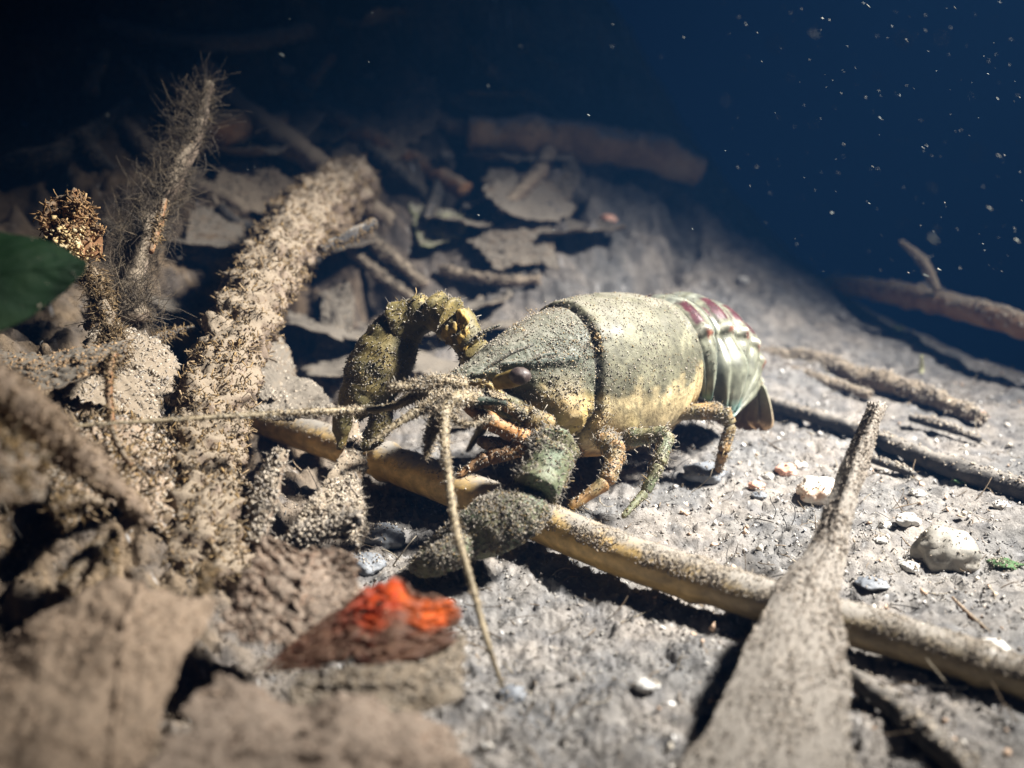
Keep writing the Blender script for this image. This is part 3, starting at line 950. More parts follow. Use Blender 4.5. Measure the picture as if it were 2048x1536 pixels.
        mk("eye", Ve, Fe, M_EYE, st)
    # --- scales and bars beside the snout
    for a, b, r, cl in ((P(920, 806, 16.5), P(1012, 806, 16.45), 0.065, (0.06, 0.08, 0.06)), (P(1050, 728, 16.7), P(1115, 706, 16.95), 0.038, (0.055, 0.065, 0.05)),
                        (P(968, 740, 16.65), P(1065, 690, 16.9), 0.028, (0.04, 0.04, 0.03)), (P(930, 690, 17.3), P(1000, 650, 17.4), 0.028, (0.04, 0.04, 0.03))):
        Vs, Fs = tube([a, 0.5 * (a + b) + np.array([0, 0, 0.04]), b], [r * 0.5, r, r, r * 0.7], n=20, seg=10, rough=0.05)
        sc_ = mk("antennal_scale", Vs, Fs, M_SHELL, cr, col=np.tile(cl, (len(Vs), 1)))
        coat(sc_, Vs, Fs, 140, 0.005, 0.016, up=-0.2, cols=SH, fuzz=60, flen=(0.02, 0.07), frad=0.005)
    # --- antennae and the short feelers, furry with algae
    AC = [(0.27, 0.215, 0.15), (0.33, 0.275, 0.20), (0.20, 0.16, 0.11), (0.34, 0.31, 0.26)]
    def feeler(name, pts, rads, n=90, gr=900, fz=1200, fl=(0.04, 0.12), rings=0.1, colr=(0.24, 0.19, 0.115)):
        C = catmull(pts, n)
        r = np.interp(np.linspace(0, 1, n), np.linspace(0, 1, len(rads)), rads) * (0.85 + rings * np.sin(np.arange(n) * 2.1))
        V, F = tube(C, r, seg=10, rough=0.03, rs=5, raw=True)
        o = mk(name, V, F, M_LIMB, cr, col=np.tile(colr, (len(V), 1)) * (1 + 0.5 * fbm(V * 4, 2)[:, None]))
        coat(o, V, F, int(gr * 1.5), 0.006, 0.020, up=-2, cols=AC, fuzz=fz, flen=fl, frad=0.006, bend=1.8)
    feeler("antenna", [loc(4.1, -0.2, 2.15), P(840, 790, 16.6), P(770, 816, 16.3), P(600, 825, 15.6), P(400, 836, 14.8), P(150, 852, 14.0)],
           [0.15, 0.12, 0.075, 0.06, 0.05, 0.035, 0.02], n=160, gr=1600, fz=2200)
    feeler("antenna", [loc(4.0, 0.3, 2.1), P(925, 795, 16.2), P(893, 815, 15.9), P(888, 870, 15.5), P(896, 950, 15.0), P(912, 1060, 14.3), P(938, 1150, 13.7), P(972, 1275, 13.0), G(1005, 1375, 0.1)],
           [0.15, 0.13, 0.10, 0.085, 0.07, 0.065, 0.055, 0.045, 0.02], n=160, gr=1100, fz=1400)
    feeler("antennule", [P(930, 770, 16.6), P(880, 760, 16.4), P(830, 772, 16.2), P(778, 776, 16.0)], [0.12, 0.10, 0.09, 0.07], n=50, gr=700, fz=1100, fl=(0.05, 0.14))
    feeler("antennule", [P(900, 790, 16.4), P(850, 815, 16.2), P(790, 850, 16.0), P(735, 892, 15.8)], [0.13, 0.10, 0.06, 0.015], n=50, gr=600, fz=900)
    feeler("antennule", [P(905, 800, 16.1), P(880, 830, 15.9), P(862, 870, 15.8), P(852, 915, 15.7)], [0.15, 0.13, 0.10, 0.03], n=40, gr=800, fz=1100, fl=(0.05, 0.16))
    feeler("antennule", [P(890, 800, 16.0), P(905, 835, 15.9), P(940, 850, 15.9), P(985, 835, 16.1)], [0.07, 0.05, 0.045, 0.03], n=40, gr=300, fz=500)
    return cr

def pebble(c, r, sub=2, amp=0.2, seed=0.0):
    t = (1 + 5 ** 0.5) / 2
    V = np.array([[-1, t, 0], [1, t, 0], [-1, -t, 0], [1, -t, 0], [0, -1, t], [0, 1, t], [0, -1, -t], [0, 1, -t], [t, 0, -1], [t, 0, 1], [-t, 0, -1], [-t, 0, 1]], float)
    F = [[0, 11, 5], [0, 5, 1], [0, 1, 7], [0, 7, 10], [0, 10, 11], [1, 5, 9], [5, 11, 4], [11, 10, 2], [10, 7, 6], [7, 1, 8],
         [3, 9, 4], [3, 4, 2], [3, 2, 6], [3, 6, 8], [3, 8, 9], [4, 9, 5], [2, 4, 11], [6, 2, 10], [8, 6, 7], [9, 8, 1]]
    V /= np.linalg.norm(V[0])
    for _ in range(sub):
        mid, vs, nf = {}, [v for v in V], []
        def mp(a, b):
            key = (min(a, b), max(a, b))
            if key not in mid:
                w = vs[a] + vs[b]
                vs.append(w / np.linalg.norm(w))
                mid[key] = len(vs) - 1
            return mid[key]
        for a, b, c_ in F:
            ab, bc, ca = mp(a, b), mp(b, c_), mp(c_, a)
            nf += [[a, ab, ca], [b, bc, ab], [c_, ca, bc], [ab, bc, ca]]
        V, F = np.array(vs), nf
    nz = fbm(V * 1.3 + seed * 1.37, 3)
    V = V * (1 + amp * 1.6 * nz)[:, None]
    return np.asarray(c) + V * np.asarray(r), [np.array(F)]

build_crayfish()

# ------------------------------------------------------------------ reed and leaves
_ht = np.geomspace(8, 90, 500)
def hit(x, y):                                # the bed point seen at x, y
    q = np.array([P(x, y, t) for t in _ht])
    z, _, _ = terr_full(q[:, 0], q[:, 1])
    i = np.argmax(q[:, 2] <= z) if (q[:, 2] <= z).any() else len(q) - 1
    return np.array([q[i, 0], q[i, 1], z[i]])

def rest(p, lift=0.0):
    p = np.array(p, float)
    p[2] = bed_z(p[0], p[1]) + lift
    return p

def one(name, geo, mat, label, cat, n=0, group=None, **kw):
    V, F = geo
    o = mk(name, V, F, mat, label=label, cat=cat, group=group)
    if n or kw.get('fuzz'):
        coat(o, V, F, n, **kw)
    return o

M_REED = pm("golden_reed", attr=True, vary=0.45, scale=60, bump=0.25, bscale=160, rough=0.4, spec=0.4, dust=(0.27, 0.245, 0.21),
            dust_lo=0.45, dust_hi=1.0, stretch=((0, 0, math.radians(41)), (1, 9, 9)), bdist=0.0003)
rp = [G(430, 815, 0.50), G(560, 852, 0.52), G(720, 905, 0.55), G(850, 952, 0.55), G(1050, 1030, 0.52), G(1250, 1112, 0.50), G(1500, 1192, 0.42), G(1750, 1262, 0.36), G(2048, 1356, 0.30), G(2300, 1432, 0.25)]
RV, RF = tube(rp, [0.36, 0.39, 0.40, 0.39, 0.37, 0.34, 0.31, 0.29], n=240, seg=30, rough=0.02, rs=3)
RC = catmull(rp, 240)
si = np.minimum(np.arange(len(RV)) // 30, 239)
aj = np.arange(len(RV)) % 30
rel = RV - RC[si]
st = 0.035 * pn(np.stack([aj * 0.9, si * 0.012, 0 * si], -1)) + 0.02 * pn(np.stack([aj * 2.1, si * 0.03, 5.0 + 0 * si], -1))
for nd_ in (64, 148, 205):
    st = st + 0.07 * np.exp(-((si - nd_) / 1.6) ** 2) - 0.04 * np.exp(-((si - nd_ - 4) / 2.0) ** 2)
RV = RC[si] + rel * (0.83 + 1.5 * st)[:, None]
rt = sm((RV[:, 0:1] - 0.6) / 3.2 + 0.3 * fbm(RV * 1.2, 2)[:, None])
reed = mk("reed_stalk", RV, RF, M_REED, col=np.array([0.66, 0.44, 0.16]) * (1 - rt) + np.array([0.27, 0.21, 0.12]) * rt, label="long golden reed stalk lying diagonally under the crayfish", cat="reed")
coat(reed, RV, RF, 34000, 0.005, 0.017, up=0.35, keep=lambda p: rng.random(len(p)) < np.where(p[:, 0] > 0.4, 1.0, 0.12) * (0.35 + 0.65 * sm(fbm(p * 1.5, 2) * 2 + 0.6)), fuzz=2500, flen=(0.03, 0.1), frad=0.007, fup=0.3)

def bank_pts(pts, lift):                      # features lying on the bank: their distances follow the slope there
    a = np.array([[1, q[0] - 1000, q[1] - 400] for q in pts], float)
    hs = [hit(q[0], q[1]) for q in pts]
    dd = np.array([(h - cC) @ cF for h in hs])
    co, *_ = np.linalg.lstsq(a, dd, rcond=None)
    return [P(q[0], q[1], t) for q, t in zip(pts, a @ co - lift)]

def px_sheet(rows):                           # rows of (x, y, height) for features whose height above the bed is known
    return [[G(*c) for c in r] for r in rows]

def pd_sheet(rows):                           # rows of (x, y, distance)
    return [[P(*c) for c in r] for r in rows]

# the tall dusty leaf in front on the right, its tip rolled and raised
rows = []
for (y, l, r, z) in ((1640, 1310, 1760, 0.20), (1540, 1358, 1728, 0.34), (1440, 1405, 1704, 0.52), (1300, 1478, 1694, 0.80), (1180, 1548, 1692, 1.02), (1100, 1606, 1694, 1.22), (1000, 1655, 1714, 1.58), (900, 1696, 1742, 1.98), (825, 1730, 1770, 2.34), (803, 1737, 1776, 2.42)):
    b = 0.04 if y > 1000 else 0.14
    l, r = l + (rng.uniform(-9, 9) if y > 850 else 0), r + (rng.uniform(-5, 5) if y > 850 else 0)
    rows.append([(l, y, z - 0.05), (l * 0.72 + r * 0.28, y, z + 0.02), (l * 0.4 + r * 0.6, y, z + b * 0.6), (r, y + 6, z - 0.05)])
V, F = sheet(px_sheet(rows), 150, 64, thick=0.02, rough=0.03, rs=1.2, ragged=0.12, seed=3, fine=0.012,
             extra=lambda u, v: 0.012 * np.exp(-((v - 0.62 + 0.08 * u) / 0.02) ** 2) + veins(u, v, 0.62, 0.25, 14, 0.004) * sm((u) / 0.1))
M_GREYLEAF = pm("grey_silted_leaf", [(0.15, 0.125, 0.10), (0.215, 0.19, 0.16), (0.27, 0.24, 0.205)], scale=200, bump=0.4, dust=(0.235, 0.21, 0.18), dust_lo=0.1, dust_hi=0.6)
one("dead_leaf", (V, F), M_GREYLEAF, "tall pointed leaf coated in tan silt, rolled tip raised, right of the crayfish", "leaf", 24000, lo=0.007, hi=0.024, up=-0.2, fuzz=3500, flen=(0.03, 0.08), frad=0.009,
    cols=[(0.28, 0.24, 0.195), (0.22, 0.185, 0.15), (0.33, 0.285, 0.235), (0.16, 0.135, 0.11)])
tipc = P(1752, 812, 15.2)

# the red leaf and the brown leaf it folds from
M_RED = pm("red_leaf", attr=True, vary=0.55, scale=320, bump=0.5, rough=0.5, transl=((0.6, 0.07, 0.01), 0.3))
M_BROWN = pm("brown_leaf", [(0.11, 0.05, 0.028), (0.21, 0.13, 0.085), (0.28, 0.20, 0.145)], scale=110, bump=0.7, rough=0.8, dust=(0.25, 0.195, 0.15), dust_lo=0.2, dust_hi=0.8)
V, F = sheet(pd_sheet([
    [(425, 1262, 12.6), (455, 1200, 12.9), (505, 1110, 13.2), (530, 1062, 13.4)],
    [(520, 1290, 12.3), (545, 1215, 12.7), (575, 1130, 13.1), (590, 1092, 13.3)],
    [(640, 1295, 12.2), (650, 1215, 12.6), (660, 1140, 13.1), (665, 1095, 13.3)],
    [(740, 1290, 12.2), (735, 1220, 12.6), (722, 1150, 13.0), (715, 1110, 13.2)]]), 90, 80, rough=0.07, rs=2.0, ragged=0.13, seed=8, fine=0.02, extra=lambda u, v: veins(v, u, 0.5, 0.7, 6, 0.03))
one("dead_leaf", (V, F), M_BROWN, "crinkled brown leaf with torn upright edge behind the red leaf", "leaf", 2600, lo=0.01, hi=0.03, up=-2, cols=[(0.25, 0.18, 0.13), (0.19, 0.125, 0.09), (0.30, 0.225, 0.165)])
V, F = sheet(pd_sheet([
    [(520, 1345, 11.6), (540, 1322, 11.7), (555, 1310, 11.8), (568, 1298, 11.9)],
    [(640, 1345, 11.5), (650, 1295, 11.7), (665, 1245, 12.0), (672, 1222, 12.1)],
    [(740, 1335, 11.4), (745, 1275, 11.7), (755, 1200, 12.1), (775, 1152, 12.4)],
    [(840, 1315, 11.5), (842, 1265, 11.8), (846, 1212, 12.15), (842, 1180, 12.35)],
    [(915, 1290, 11.7), (915, 1262, 11.9), (925, 1222, 12.2), (905, 1196, 12.5)]]), 100, 70, thick=0.02, rough=0.06, rs=1.4, ragged=0.24, seed=14, fine=0.012,
    extra=lambda u, v: 0.012 * np.sin(u * 30 + v * 6))
uu = np.tile(np.repeat(np.linspace(0, 1, 100), 70), 2)
vv = np.tile(np.tile(np.linspace(0, 1, 70), 100), 2)
nz = fbm(V * 2.2 + 5, 3)
glow = (sm((uu - 0.12) / 0.4) * sm((vv - 0.30 + 0.3 * nz) / 0.3) * sm((1.0 - vv + 0.2 * nz) / 0.18) * sm((1.02 - uu) / 0.08) * sm(0.85 + 1.3 * nz))[:, None]
rl = mk("red_leaf", V, F, M_RED, col=np.array([0.13, 0.075, 0.048]) * (1 - glow) + (np.array([0.46, 0.045, 0.009]) + np.array([0.13, 0.06, 0.006]) * sm((uu - 0.45) / 0.3 + 1.2 * fbm(V * 5 + 2, 2))[:, None]) * glow, label="bright red-orange leaf scrap glowing in the foreground", cat="leaf")
coat(rl, V, F, 5000, 0.006, 0.02, up=-2, cols=[(0.2, 0.1, 0.07), (0.3, 0.2, 0.14)], keep=lambda p: rng.random(len(p)) < 0.4)
V, F = sheet(pd_sheet([
    [(560, 1420, 11.0), (570, 1385, 11.2), (590, 1355, 11.4), (600, 1345, 11.5)],
    [(720, 1440, 10.9), (725, 1395, 11.1), (735, 1350, 11.3), (740, 1335, 11.4)],
    [(840, 1430, 11.0), (850, 1385, 11.2), (858, 1340, 11.5), (860, 1310, 11.7)],
    [(925, 1400, 11.2), (935, 1350, 11.5), (938, 1300, 11.8), (930, 1262, 12.0)]]), 80, 60, rough=0.08, rs=1.8, ragged=0.10, seed=31, fine=0.02, extra=veins)
one("dead_leaf", (V, F), M_LEAF, "grey-brown folded leaf under the lower edge of the red leaf", "leaf", 2600, lo=0.01, hi=0.035, up=-2)

# leaves at the bottom left
V, F = sheet(pd_sheet([
    [(-330, 1640, 8.6), (-280, 1480, 9.6), (-200, 1380, 10.6), (-130, 1330, 11.2)],
    [(-60, 1660, 8.6), (-20, 1490, 9.6), (0, 1360, 10.6), (20, 1268, 11.3)],
    [(170, 1670, 8.7), (180, 1480, 9.7), (195, 1300, 10.8), (215, 1166, 11.7)],
    [(250, 1660, 8.8), (255, 1500, 9.7), (280, 1330, 10.7), (335, 1172, 11.8)],
    [(300, 1660, 8.9), (300, 1540, 9.6), (345, 1380, 10.6), (445, 1195, 11.9)]]), 110, 95, rough=0.16, rs=1.2, ragged=0.05, seed=51, fine=0.03,
    extra=lambda u, v: veins(v, u, 0.62, 0.8, 8, 0.022))
one("dead_leaf", (V, F), M_LEAFP, "broad pale silt-covered leaf filling the bottom left corner", "leaf", 9000, lo=0.01, hi=0.03, up=-2, cols=[(0.30, 0.22, 0.155), (0.23, 0.165, 0.115), (0.35, 0.265, 0.195)])
V, F = sheet(pd_sheet([
    [(210, 1700, 8.7), (270, 1560, 9.4), (350, 1440, 10.2), (420, 1340, 10.9)],
    [(520, 1700, 8.9), (540, 1560, 9.6), (560, 1460, 10.3), (575, 1400, 10.8)],
    [(700, 1700, 8.9), (705, 1570, 9.6), (700, 1460, 10.3), (690, 1385, 10.8)],
    [(870, 1700, 9.1), (860, 1590, 9.8), (840, 1490, 10.4), (820, 1410, 10.9)],
    [(1000, 1720, 9.3), (980, 1620, 9.9), (940, 1540, 10.5), (900, 1450, 11.0)]]), 110, 90, rough=0.22, rs=1.1, ragged=0.07, seed=77, fine=0.02, extra=lambda u, v: veins(u, v, 0.5, 0.8, 6, 0.03))
one("dead_leaf", (V, F), M_BROWN, "crumpled brown leaf along the bottom edge below the red leaf", "leaf", 5200, lo=0.01, hi=0.035, up=-2, cols=[(0.27, 0.205, 0.155), (0.2, 0.15, 0.115), (0.32, 0.25, 0.195)])

# the grey scrap draped over the reed beside the raised claw
V, F = sheet(pd_sheet([
    [(705, 835, 17.0), (690, 890, 16.4), (655, 950, 15.8), (610, 1010, 15.4), (590, 1060, 15.2)],
    [(712, 850, 16.9), (705, 905, 16.4), (690, 970, 15.8), (665, 1030, 15.4), (650, 1075, 15.2)],
    [(722, 900, 16.8), (722, 940, 16.4), (722, 990, 15.9), (718, 1040, 15.5), (705, 1085, 15.3)],
    [(728, 955, 16.7), (730, 975, 16.5), (732, 1015, 16.1), (730, 1060, 15.7), (715, 1110, 15.4)]]), 70, 90, rough=0.13, rs=2.2, ragged=0.05, seed=5, fine=0.05)
one("dead_leaf", (V, F), M_LEAF, "grey silted leaf scrap draped over the reed below the raised claw", "leaf", 3600, lo=0.01, hi=0.032, up=-2, fuzz=700, flen=(0.05, 0.2), cols=SILT + [(0.5, 0.43, 0.33)])
for a, b, lab in (((540, 1110, 15.0), (718, 1035, 15.2), "dark broken twig across the grey scrap below the raised claw"), ((505, 1090, 14.9), (560, 905, 15.6), "short fuzzy twig standing beside the dark gap left of the reed")):
    one("twig", tube([P(*a), 0.5 * (P(*a) + P(*b)) + [0, 0, 0.05], P(*b)], [0.14, 0.17, 0.12], n=30, seg=14, rough=0.15), M_DARKTWIG if 'dark broken' in lab else M_TWIG, lab, "twig", 600, fuzz=300)

# ------------------------------------------------------------------ the litter heap on the left
FZ = [(0.195, 0.138, 0.08), (0.145, 0.105, 0.062), (0.235, 0.172, 0.105), (0.09, 0.068, 0.043), (0.21, 0.14, 0.065)]
V, F = tube([P(440, 1190, 14.4), P(405, 1060, 15.2), P(395, 930, 16.3), P(430, 790, 17.8), P(480, 660, 19.6), P(545, 530, 22.0), P(610, 440, 25.0), P(700, 370, 29.0)],
            [0.50, 0.62, 0.60, 0.56, 0.53, 0.55, 0.60, 0.66, 0.7], n=280, seg=64, rough=0.46, rs=3.0)
o = mk("sunken_root", V, F, M_TWIG, label="thick leaning root furred with brown algae, left of the crayfish", cat="root")
coat(o, V, F, 34000, 0.006, 0.024, up=-2, cols=FZ, fuzz=12000, flen=(0.05, 0.22), frad=0.011, bend=3.4, name="algae_coat", tip=1.1)

def leafpiece(rows, mat, label, n=1500, name="dead_leaf", cat="leaf", nn=70, mm=60, rough=0.1, rs=2, ragged=0.08, seed=0, fine=0.025, group=None, thick=0.018, bank=False, **kw):
    if bank:
        flat = bank_pts([c for r in rows for c in r], 0.45)
        w = len(rows[0])
        rows3 = [flat[i * w:(i + 1) * w] for i in range(len(rows))]
    else:
        rows3 = pd_sheet(rows)
    if bank:
        nn, mm = 46, 38
    V, F = sheet(rows3, nn, mm, rough=rough, rs=rs, ragged=ragged, seed=seed, fine=fine, thick=thick, extra=kw.pop('extra', veins))
    return one(name, (V, F), mat, label, cat, n, group=group, up=-2, **kw)

leafpiece([[(180, 660, 18.0), (150, 720, 17.0), (120, 800, 16.0)], [(260, 650, 18.3), (230, 720, 17.4), (200, 810, 16.4)], [(330, 690, 18.3), (330, 760, 17.5), (300, 850, 16.6)], [(365, 745, 18.1), (372, 800, 17.5), (350, 870, 16.8)]],
          M_LEAF, "thin grey leaf arching behind the bent straw on the litter heap", 2200, seed=2, rough=0.06, fuzz=300)
leafpiece([[(-60, 700, 16.5), (-40, 740, 15.6), (-30, 800, 15.0)], [(90, 708, 16.4), (80, 735, 15.6), (60, 790, 15.0)], [(180, 690, 16.5), (175, 712, 15.8), (160, 760, 15.2)], [(258, 684, 16.6), (255, 698, 16.0), (250, 722, 15.6)]],
          M_LEAFD, "dark curled leaf with orange-brown rim at the far left", 1400, seed=12, rough=0.08, cols=[(0.3, 0.2, 0.11), (0.22, 0.15, 0.09)])
leafpiece([[(60, 900, 14.8), (90, 960, 13.9), (120, 1060, 13.0)], [(190, 830, 15.7), (200, 910, 14.8), (220, 1010, 13.9)], [(300, 850, 16.0), (300, 930, 15.1), (310, 1030, 14.2)], [(370, 900, 16.0), (365, 980, 15.2), (360, 1080, 14.4)]],
          M_LEAFP, "silted leaf lying flat below the bent straw on the litter heap", 5200, seed=22, rough=0.22, rs=1.6, fuzz=1800, flen=(0.05, 0.3), frad=0.014, fcols=FZ, nn=80, mm=70)
leafpiece([[(-220, 880, 11.0), (-200, 960, 10.3), (-160, 1060, 9.7)], [(-60, 800, 11.8), (-40, 900, 11.0), (-20, 1020, 10.3)], [(30, 800, 12.2), (40, 890, 11.5), (40, 1010, 10.8)], [(85, 850, 12.3), (92, 930, 11.7), (80, 1010, 11.1)]],
          M_LEAFP, "blurred bright fuzzy leaf at the left edge under the pale stick", 4200, seed=32, rough=0.2, fuzz=1500, flen=(0.06, 0.25), frad=0.02, fcols=FZ)
leafpiece([[(-330, 540, 12.00), (-330, 600, 11.68), (-320, 700, 11.36)], [(-100, 470, 12.48), (-100, 560, 12.16), (-100, 690, 11.84)], [(40, 470, 12.80), (45, 540, 12.48), (20, 655, 12.24)], [(125, 495, 12.96), (125, 535, 12.80), (110, 600, 12.72)], [(170, 522, 13.04), (172, 530, 12.96), (166, 545, 12.96)]],
          pm("green_leaf", [(0.004, 0.014, 0.006), (0.008, 0.028, 0.010), (0.015, 0.036, 0.012)], scale=110, bump=0.5, rough=0.7, spec=0.15, transl=((0.02, 0.07, 0.015), 0.2)),
          "smooth dark green leaf at the left edge", 60, name="green_leaf", seed=42, rough=0.05, ragged=0.005, fine=0.006, extra=lambda u, v: veins(u, v, 0.5, 0.8, 7, 0.012))
leafpiece([[(490, 640, 22.0), (500, 720, 20.5), (520, 800, 19.3)], [(535, 650, 22.5), (545, 720, 21.0), (555, 800, 19.6)], [(575, 690, 22.6), (590, 750, 21.4), (590, 812, 20.2)]],
          M_LEAFD, "bluish grey leaf hanging behind the furred root beside the raised claw", 500, seed=52)
leafpiece([[(480, 800, 19.4), (540, 770, 20.2), (560, 740, 21.0)], [(500, 815, 19.2), (570, 800, 19.8), (640, 770, 20.6)], [(510, 840, 18.8), (590, 840, 19.2), (670, 815, 19.8)]],
          M_LEAFD, "dark sunken leaf flat on the bed between root and raised claw", 500, seed=53)

one("straw", tube([P(262, 930, 14.2), P(245, 905, 14.5), P(226, 860, 14.9), P(218, 790, 15.2), P(220, 735, 15.4), P(226, 712, 15.5), P(238, 712, 15.6)], [0.03, 0.04, 0.045, 0.05, 0.06, 0.065, 0.03], n=60, seg=8, rough=0.05),
    M_TWIGO, "thin bent tan straw standing on the litter heap", "straw", 500, lo=0.008, hi=0.025, up=-2, cols=FZ, fuzz=300, flen=(0.03, 0.1))
one("stick", tube([P(-120, 720, 11.2), P(20, 800, 11.7), P(120, 880, 12.1), P(200, 950, 12.5), P(300, 1045, 13.0)], [0.30, 0.26, 0.22, 0.20, 0.16, 0.08], n=60, seg=18, rough=0.22),
    M_LEAFP, "pale blurred stick slanting down from the left edge", "stick", 3000, lo=0.012, hi=0.04, up=-2, cols=[(0.36, 0.27, 0.19), (0.27, 0.20, 0.135)], fuzz=500)
for i, (pts, r, lab) in enumerate((
        ([(130, 1180, 12.6), (165, 1130, 12.9), (205, 1085, 13.2)], [0.10, 0.13, 0.08], "stubby silted twig above the broad corner leaf"),
        ([(225, 1160, 12.5), (222, 1110, 12.8), (230, 1060, 13.0)], [0.06, 0.06, 0.03], "thin upright straw above the broad corner leaf"),
        ([(100, 1020, 13.0), (150, 1000, 13.3), (215, 1010, 13.5)], [0.07, 0.09, 0.05], "small twig under the lower end of the pale stick"),
        ([(400, 1195, 12.3), (412, 1160, 12.5), (420, 1130, 12.7)], [0.06, 0.05, 0.02], "pale thorn-like stub on the broad corner leaf's tip"),
        ([(505, 355, 24.0), (330, 400, 19.5), (318, 450, 19.0), (302, 505, 18.6)], [0.05, 0.06, 0.06, 0.04], "thin orange-brown twig hanging before the dark pondweed"),
        ([(170, 655, 17.5), (210, 620, 17.9), (235, 585, 18.3)], [0.04, 0.04, 0.02], "thin straw slanting up behind the thin grey leaf"),
        ([(290, 690, 18.6), (340, 668, 19.2), (388, 655, 19.6)], [0.10, 0.08, 0.04], "small black twig tip between the grey leaf and the root"),
        ([(750, 445, 23.0), (700, 470, 22.5), (640, 500, 22.0)], [0.10, 0.12, 0.10], "short dark twig under the furred root's upper end"))):
    mt = M_TWIGO if 'orange' in lab else (M_DARKTWIG if 'black' in lab or 'dark twig' in lab else M_TWIG)
    P3 = [P(*q) for q in pts][(1 if i == 4 else 0):]
    one("twig", tube(P3, r, n=30, seg=10, rough=0.12, seed=i * 7), mt, lab, "twig", 350, up=-2, lo=0.01, hi=0.03, fuzz=150, cols=FZ)

# dark pondweed with fine filaments and the rusty algae tuft at its end
pw = [P(420, 170, 21.5), P(390, 270, 21.0), P(340, 370, 20.4), P(290, 460, 19.8), P(265, 560, 19.0), P(262, 650, 18.4)]
V, F = tube(pw, [0.10, 0.16, 0.2, 0.2, 0.2, 0.25], n=60, seg=14, rough=0.3)
o = thing("pondweed", "dark feathery pondweed stem rising at the left, covered in fine filaments", "pondweed", pw[-1])
mk("stem", V, F, M_TWIG, o)
p, q = sample(V, F, 5000)
q = q + 0.9 * np.stack([fbm(p * 3 + k_, 2) for k_ in (0, 9, 21)], -1)
A = strands(p, q, 0.08, 1.0, 0.0055, [(0.10, 0.08, 0.06), (0.065, 0.055, 0.045), (0.14, 0.11, 0.075)], bend=5.0, seg=3, bias=(-0.6, -0.1, 0.35))
B = grains(p[:900] + 0.05 * rng.normal(size=(900, 3)), q[:900], 0.008, 0.025, FZ)
V2, F2, c2 = merge(A, B)
mk("filaments", V2, F2, M_FUZZ, o, col=c2, smooth=False, kind='stuff')
c0 = P(140, 478, 17.6)
V, F = pebble(c0, (0.36, 0.3, 0.52), 4, 0.75, 3)
o = thing("algae_tuft", "rusty orange-brown algae tuft with a pale centre above the green leaf", "algae", c0 - np.array([0, 0, 0.5]))
mk("clump", V, F, M_TWIGO, o)
p, q = sample(V, F, 2600)
V2, F2, c2 = merge(strands(p, q, 0.04, 0.2, 0.013, [(0.27, 0.16, 0.075), (0.21, 0.125, 0.06), (0.33, 0.22, 0.11), (0.15, 0.10, 0.06)], bend=4.0, seg=3, tip=1.0), grains(c0 + np.array([0.1, -0.42, 0.0]) + 0.14 * rng.normal(size=(260, 3)), np.tile([0, 0, 1.0], (260, 1)), 0.015, 0.05, [(0.62, 0.5, 0.3), (0.55, 0.4, 0.2)]))
mk("filaments", V2, F2, M_FUZZ, o, col=c2, smooth=False, kind='stuff')
# weed hanging below the tuft, reaching the heap
V, F = tube([c0 - [0, 0, 0.3], P(185, 560, 17.6), P(215, 640, 17.3), P(230, 720, 17.0)], [0.15, 0.12, 0.12, 0.15], n=40, seg=10, rough=0.3)
one("pondweed", (V, F), M_TWIG, "short weed strand hanging under the rusty algae tuft", "pondweed", 600, up=-2, cols=FZ, fuzz=1800, flen=(0.06, 0.32), frad=0.007, bend=4.0)

def bank_sheet(rows):
    flat = bank_pts([c for r in rows for c in r], 0.6)
    w = len(rows[0])
    return [flat[k * w:(k + 1) * w] for k in range(len(rows))]

# ------------------------------------------------------------------ the dim bank behind
BK = [(0.19, 0.155, 0.115), (0.135, 0.115, 0.09), (0.09, 0.078, 0.065), (0.23, 0.185, 0.135)]  # darker silt tones, carrying the bank's weak light in their colour
ft = thing("forked_twig", "long dusty forked twig slanting across the dim bank", "twig", hit(790, 460))
V, F = tube(bank_pts([(400, 130, 30.5), (470, 210, 30.2), (560, 275, 29.8), (640, 330, 29.4), (720, 395, 28.8), (795, 460, 28.2)], 0.35), [0.36, 0.36, 0.40, 0.30, 0.25, 0.27], n=80, seg=18, rough=0.18)
mk("stem", V, F, M_TWIG, ft)
V, F = tube(bank_pts([(540, 268, 29.8), (590, 215, 30.0), (625, 165, 30.3), (665, 110, 30.6)], 0.35), [0.30, 0.27, 0.22, 0.15], n=40, seg=16, rough=0.2)
mk("side_branch", V, F, M_TWIGO, ft)
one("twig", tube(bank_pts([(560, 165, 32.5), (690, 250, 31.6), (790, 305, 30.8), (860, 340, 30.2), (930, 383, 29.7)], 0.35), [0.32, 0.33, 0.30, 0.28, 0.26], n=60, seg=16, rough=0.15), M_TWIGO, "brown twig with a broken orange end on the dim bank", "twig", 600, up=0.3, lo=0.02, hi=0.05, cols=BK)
one("wood_stub", tube(bank_pts([(330, 305, 25.8), (400, 280, 25.6), (450, 262, 25.5), (486, 250, 25.4)], 0.35), [0.38, 0.42, 0.43, 0.36], n=40, seg=20, rough=0.12), M_TWIGO, "short cut orange-brown wood stub left of the forked twig", "stub", 900, up=-0.2, lo=0.015, hi=0.05, cols=[(0.34, 0.25, 0.16), (0.28, 0.22, 0.16)], fuzz=400)
leafpiece([[(600, 240, 33.0), (640, 300, 31.8), (700, 350, 31.0)], [(640, 180, 34.0), (720, 250, 32.6), (790, 320, 31.2)], [(760, 140, 34.6), (810, 200, 33.4), (840, 280, 32.0)], [(870, 150, 34.6), (885, 200, 33.6), (870, 260, 32.4)]],
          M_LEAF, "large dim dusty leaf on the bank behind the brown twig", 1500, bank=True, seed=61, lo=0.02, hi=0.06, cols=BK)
rd = [(hit(x, 300) - cC) @ cF for x in (940, 1060, 1180)]
r0, rk = min(rd) - 0.3, max(0.0, (rd[2] - rd[0]) / 240)
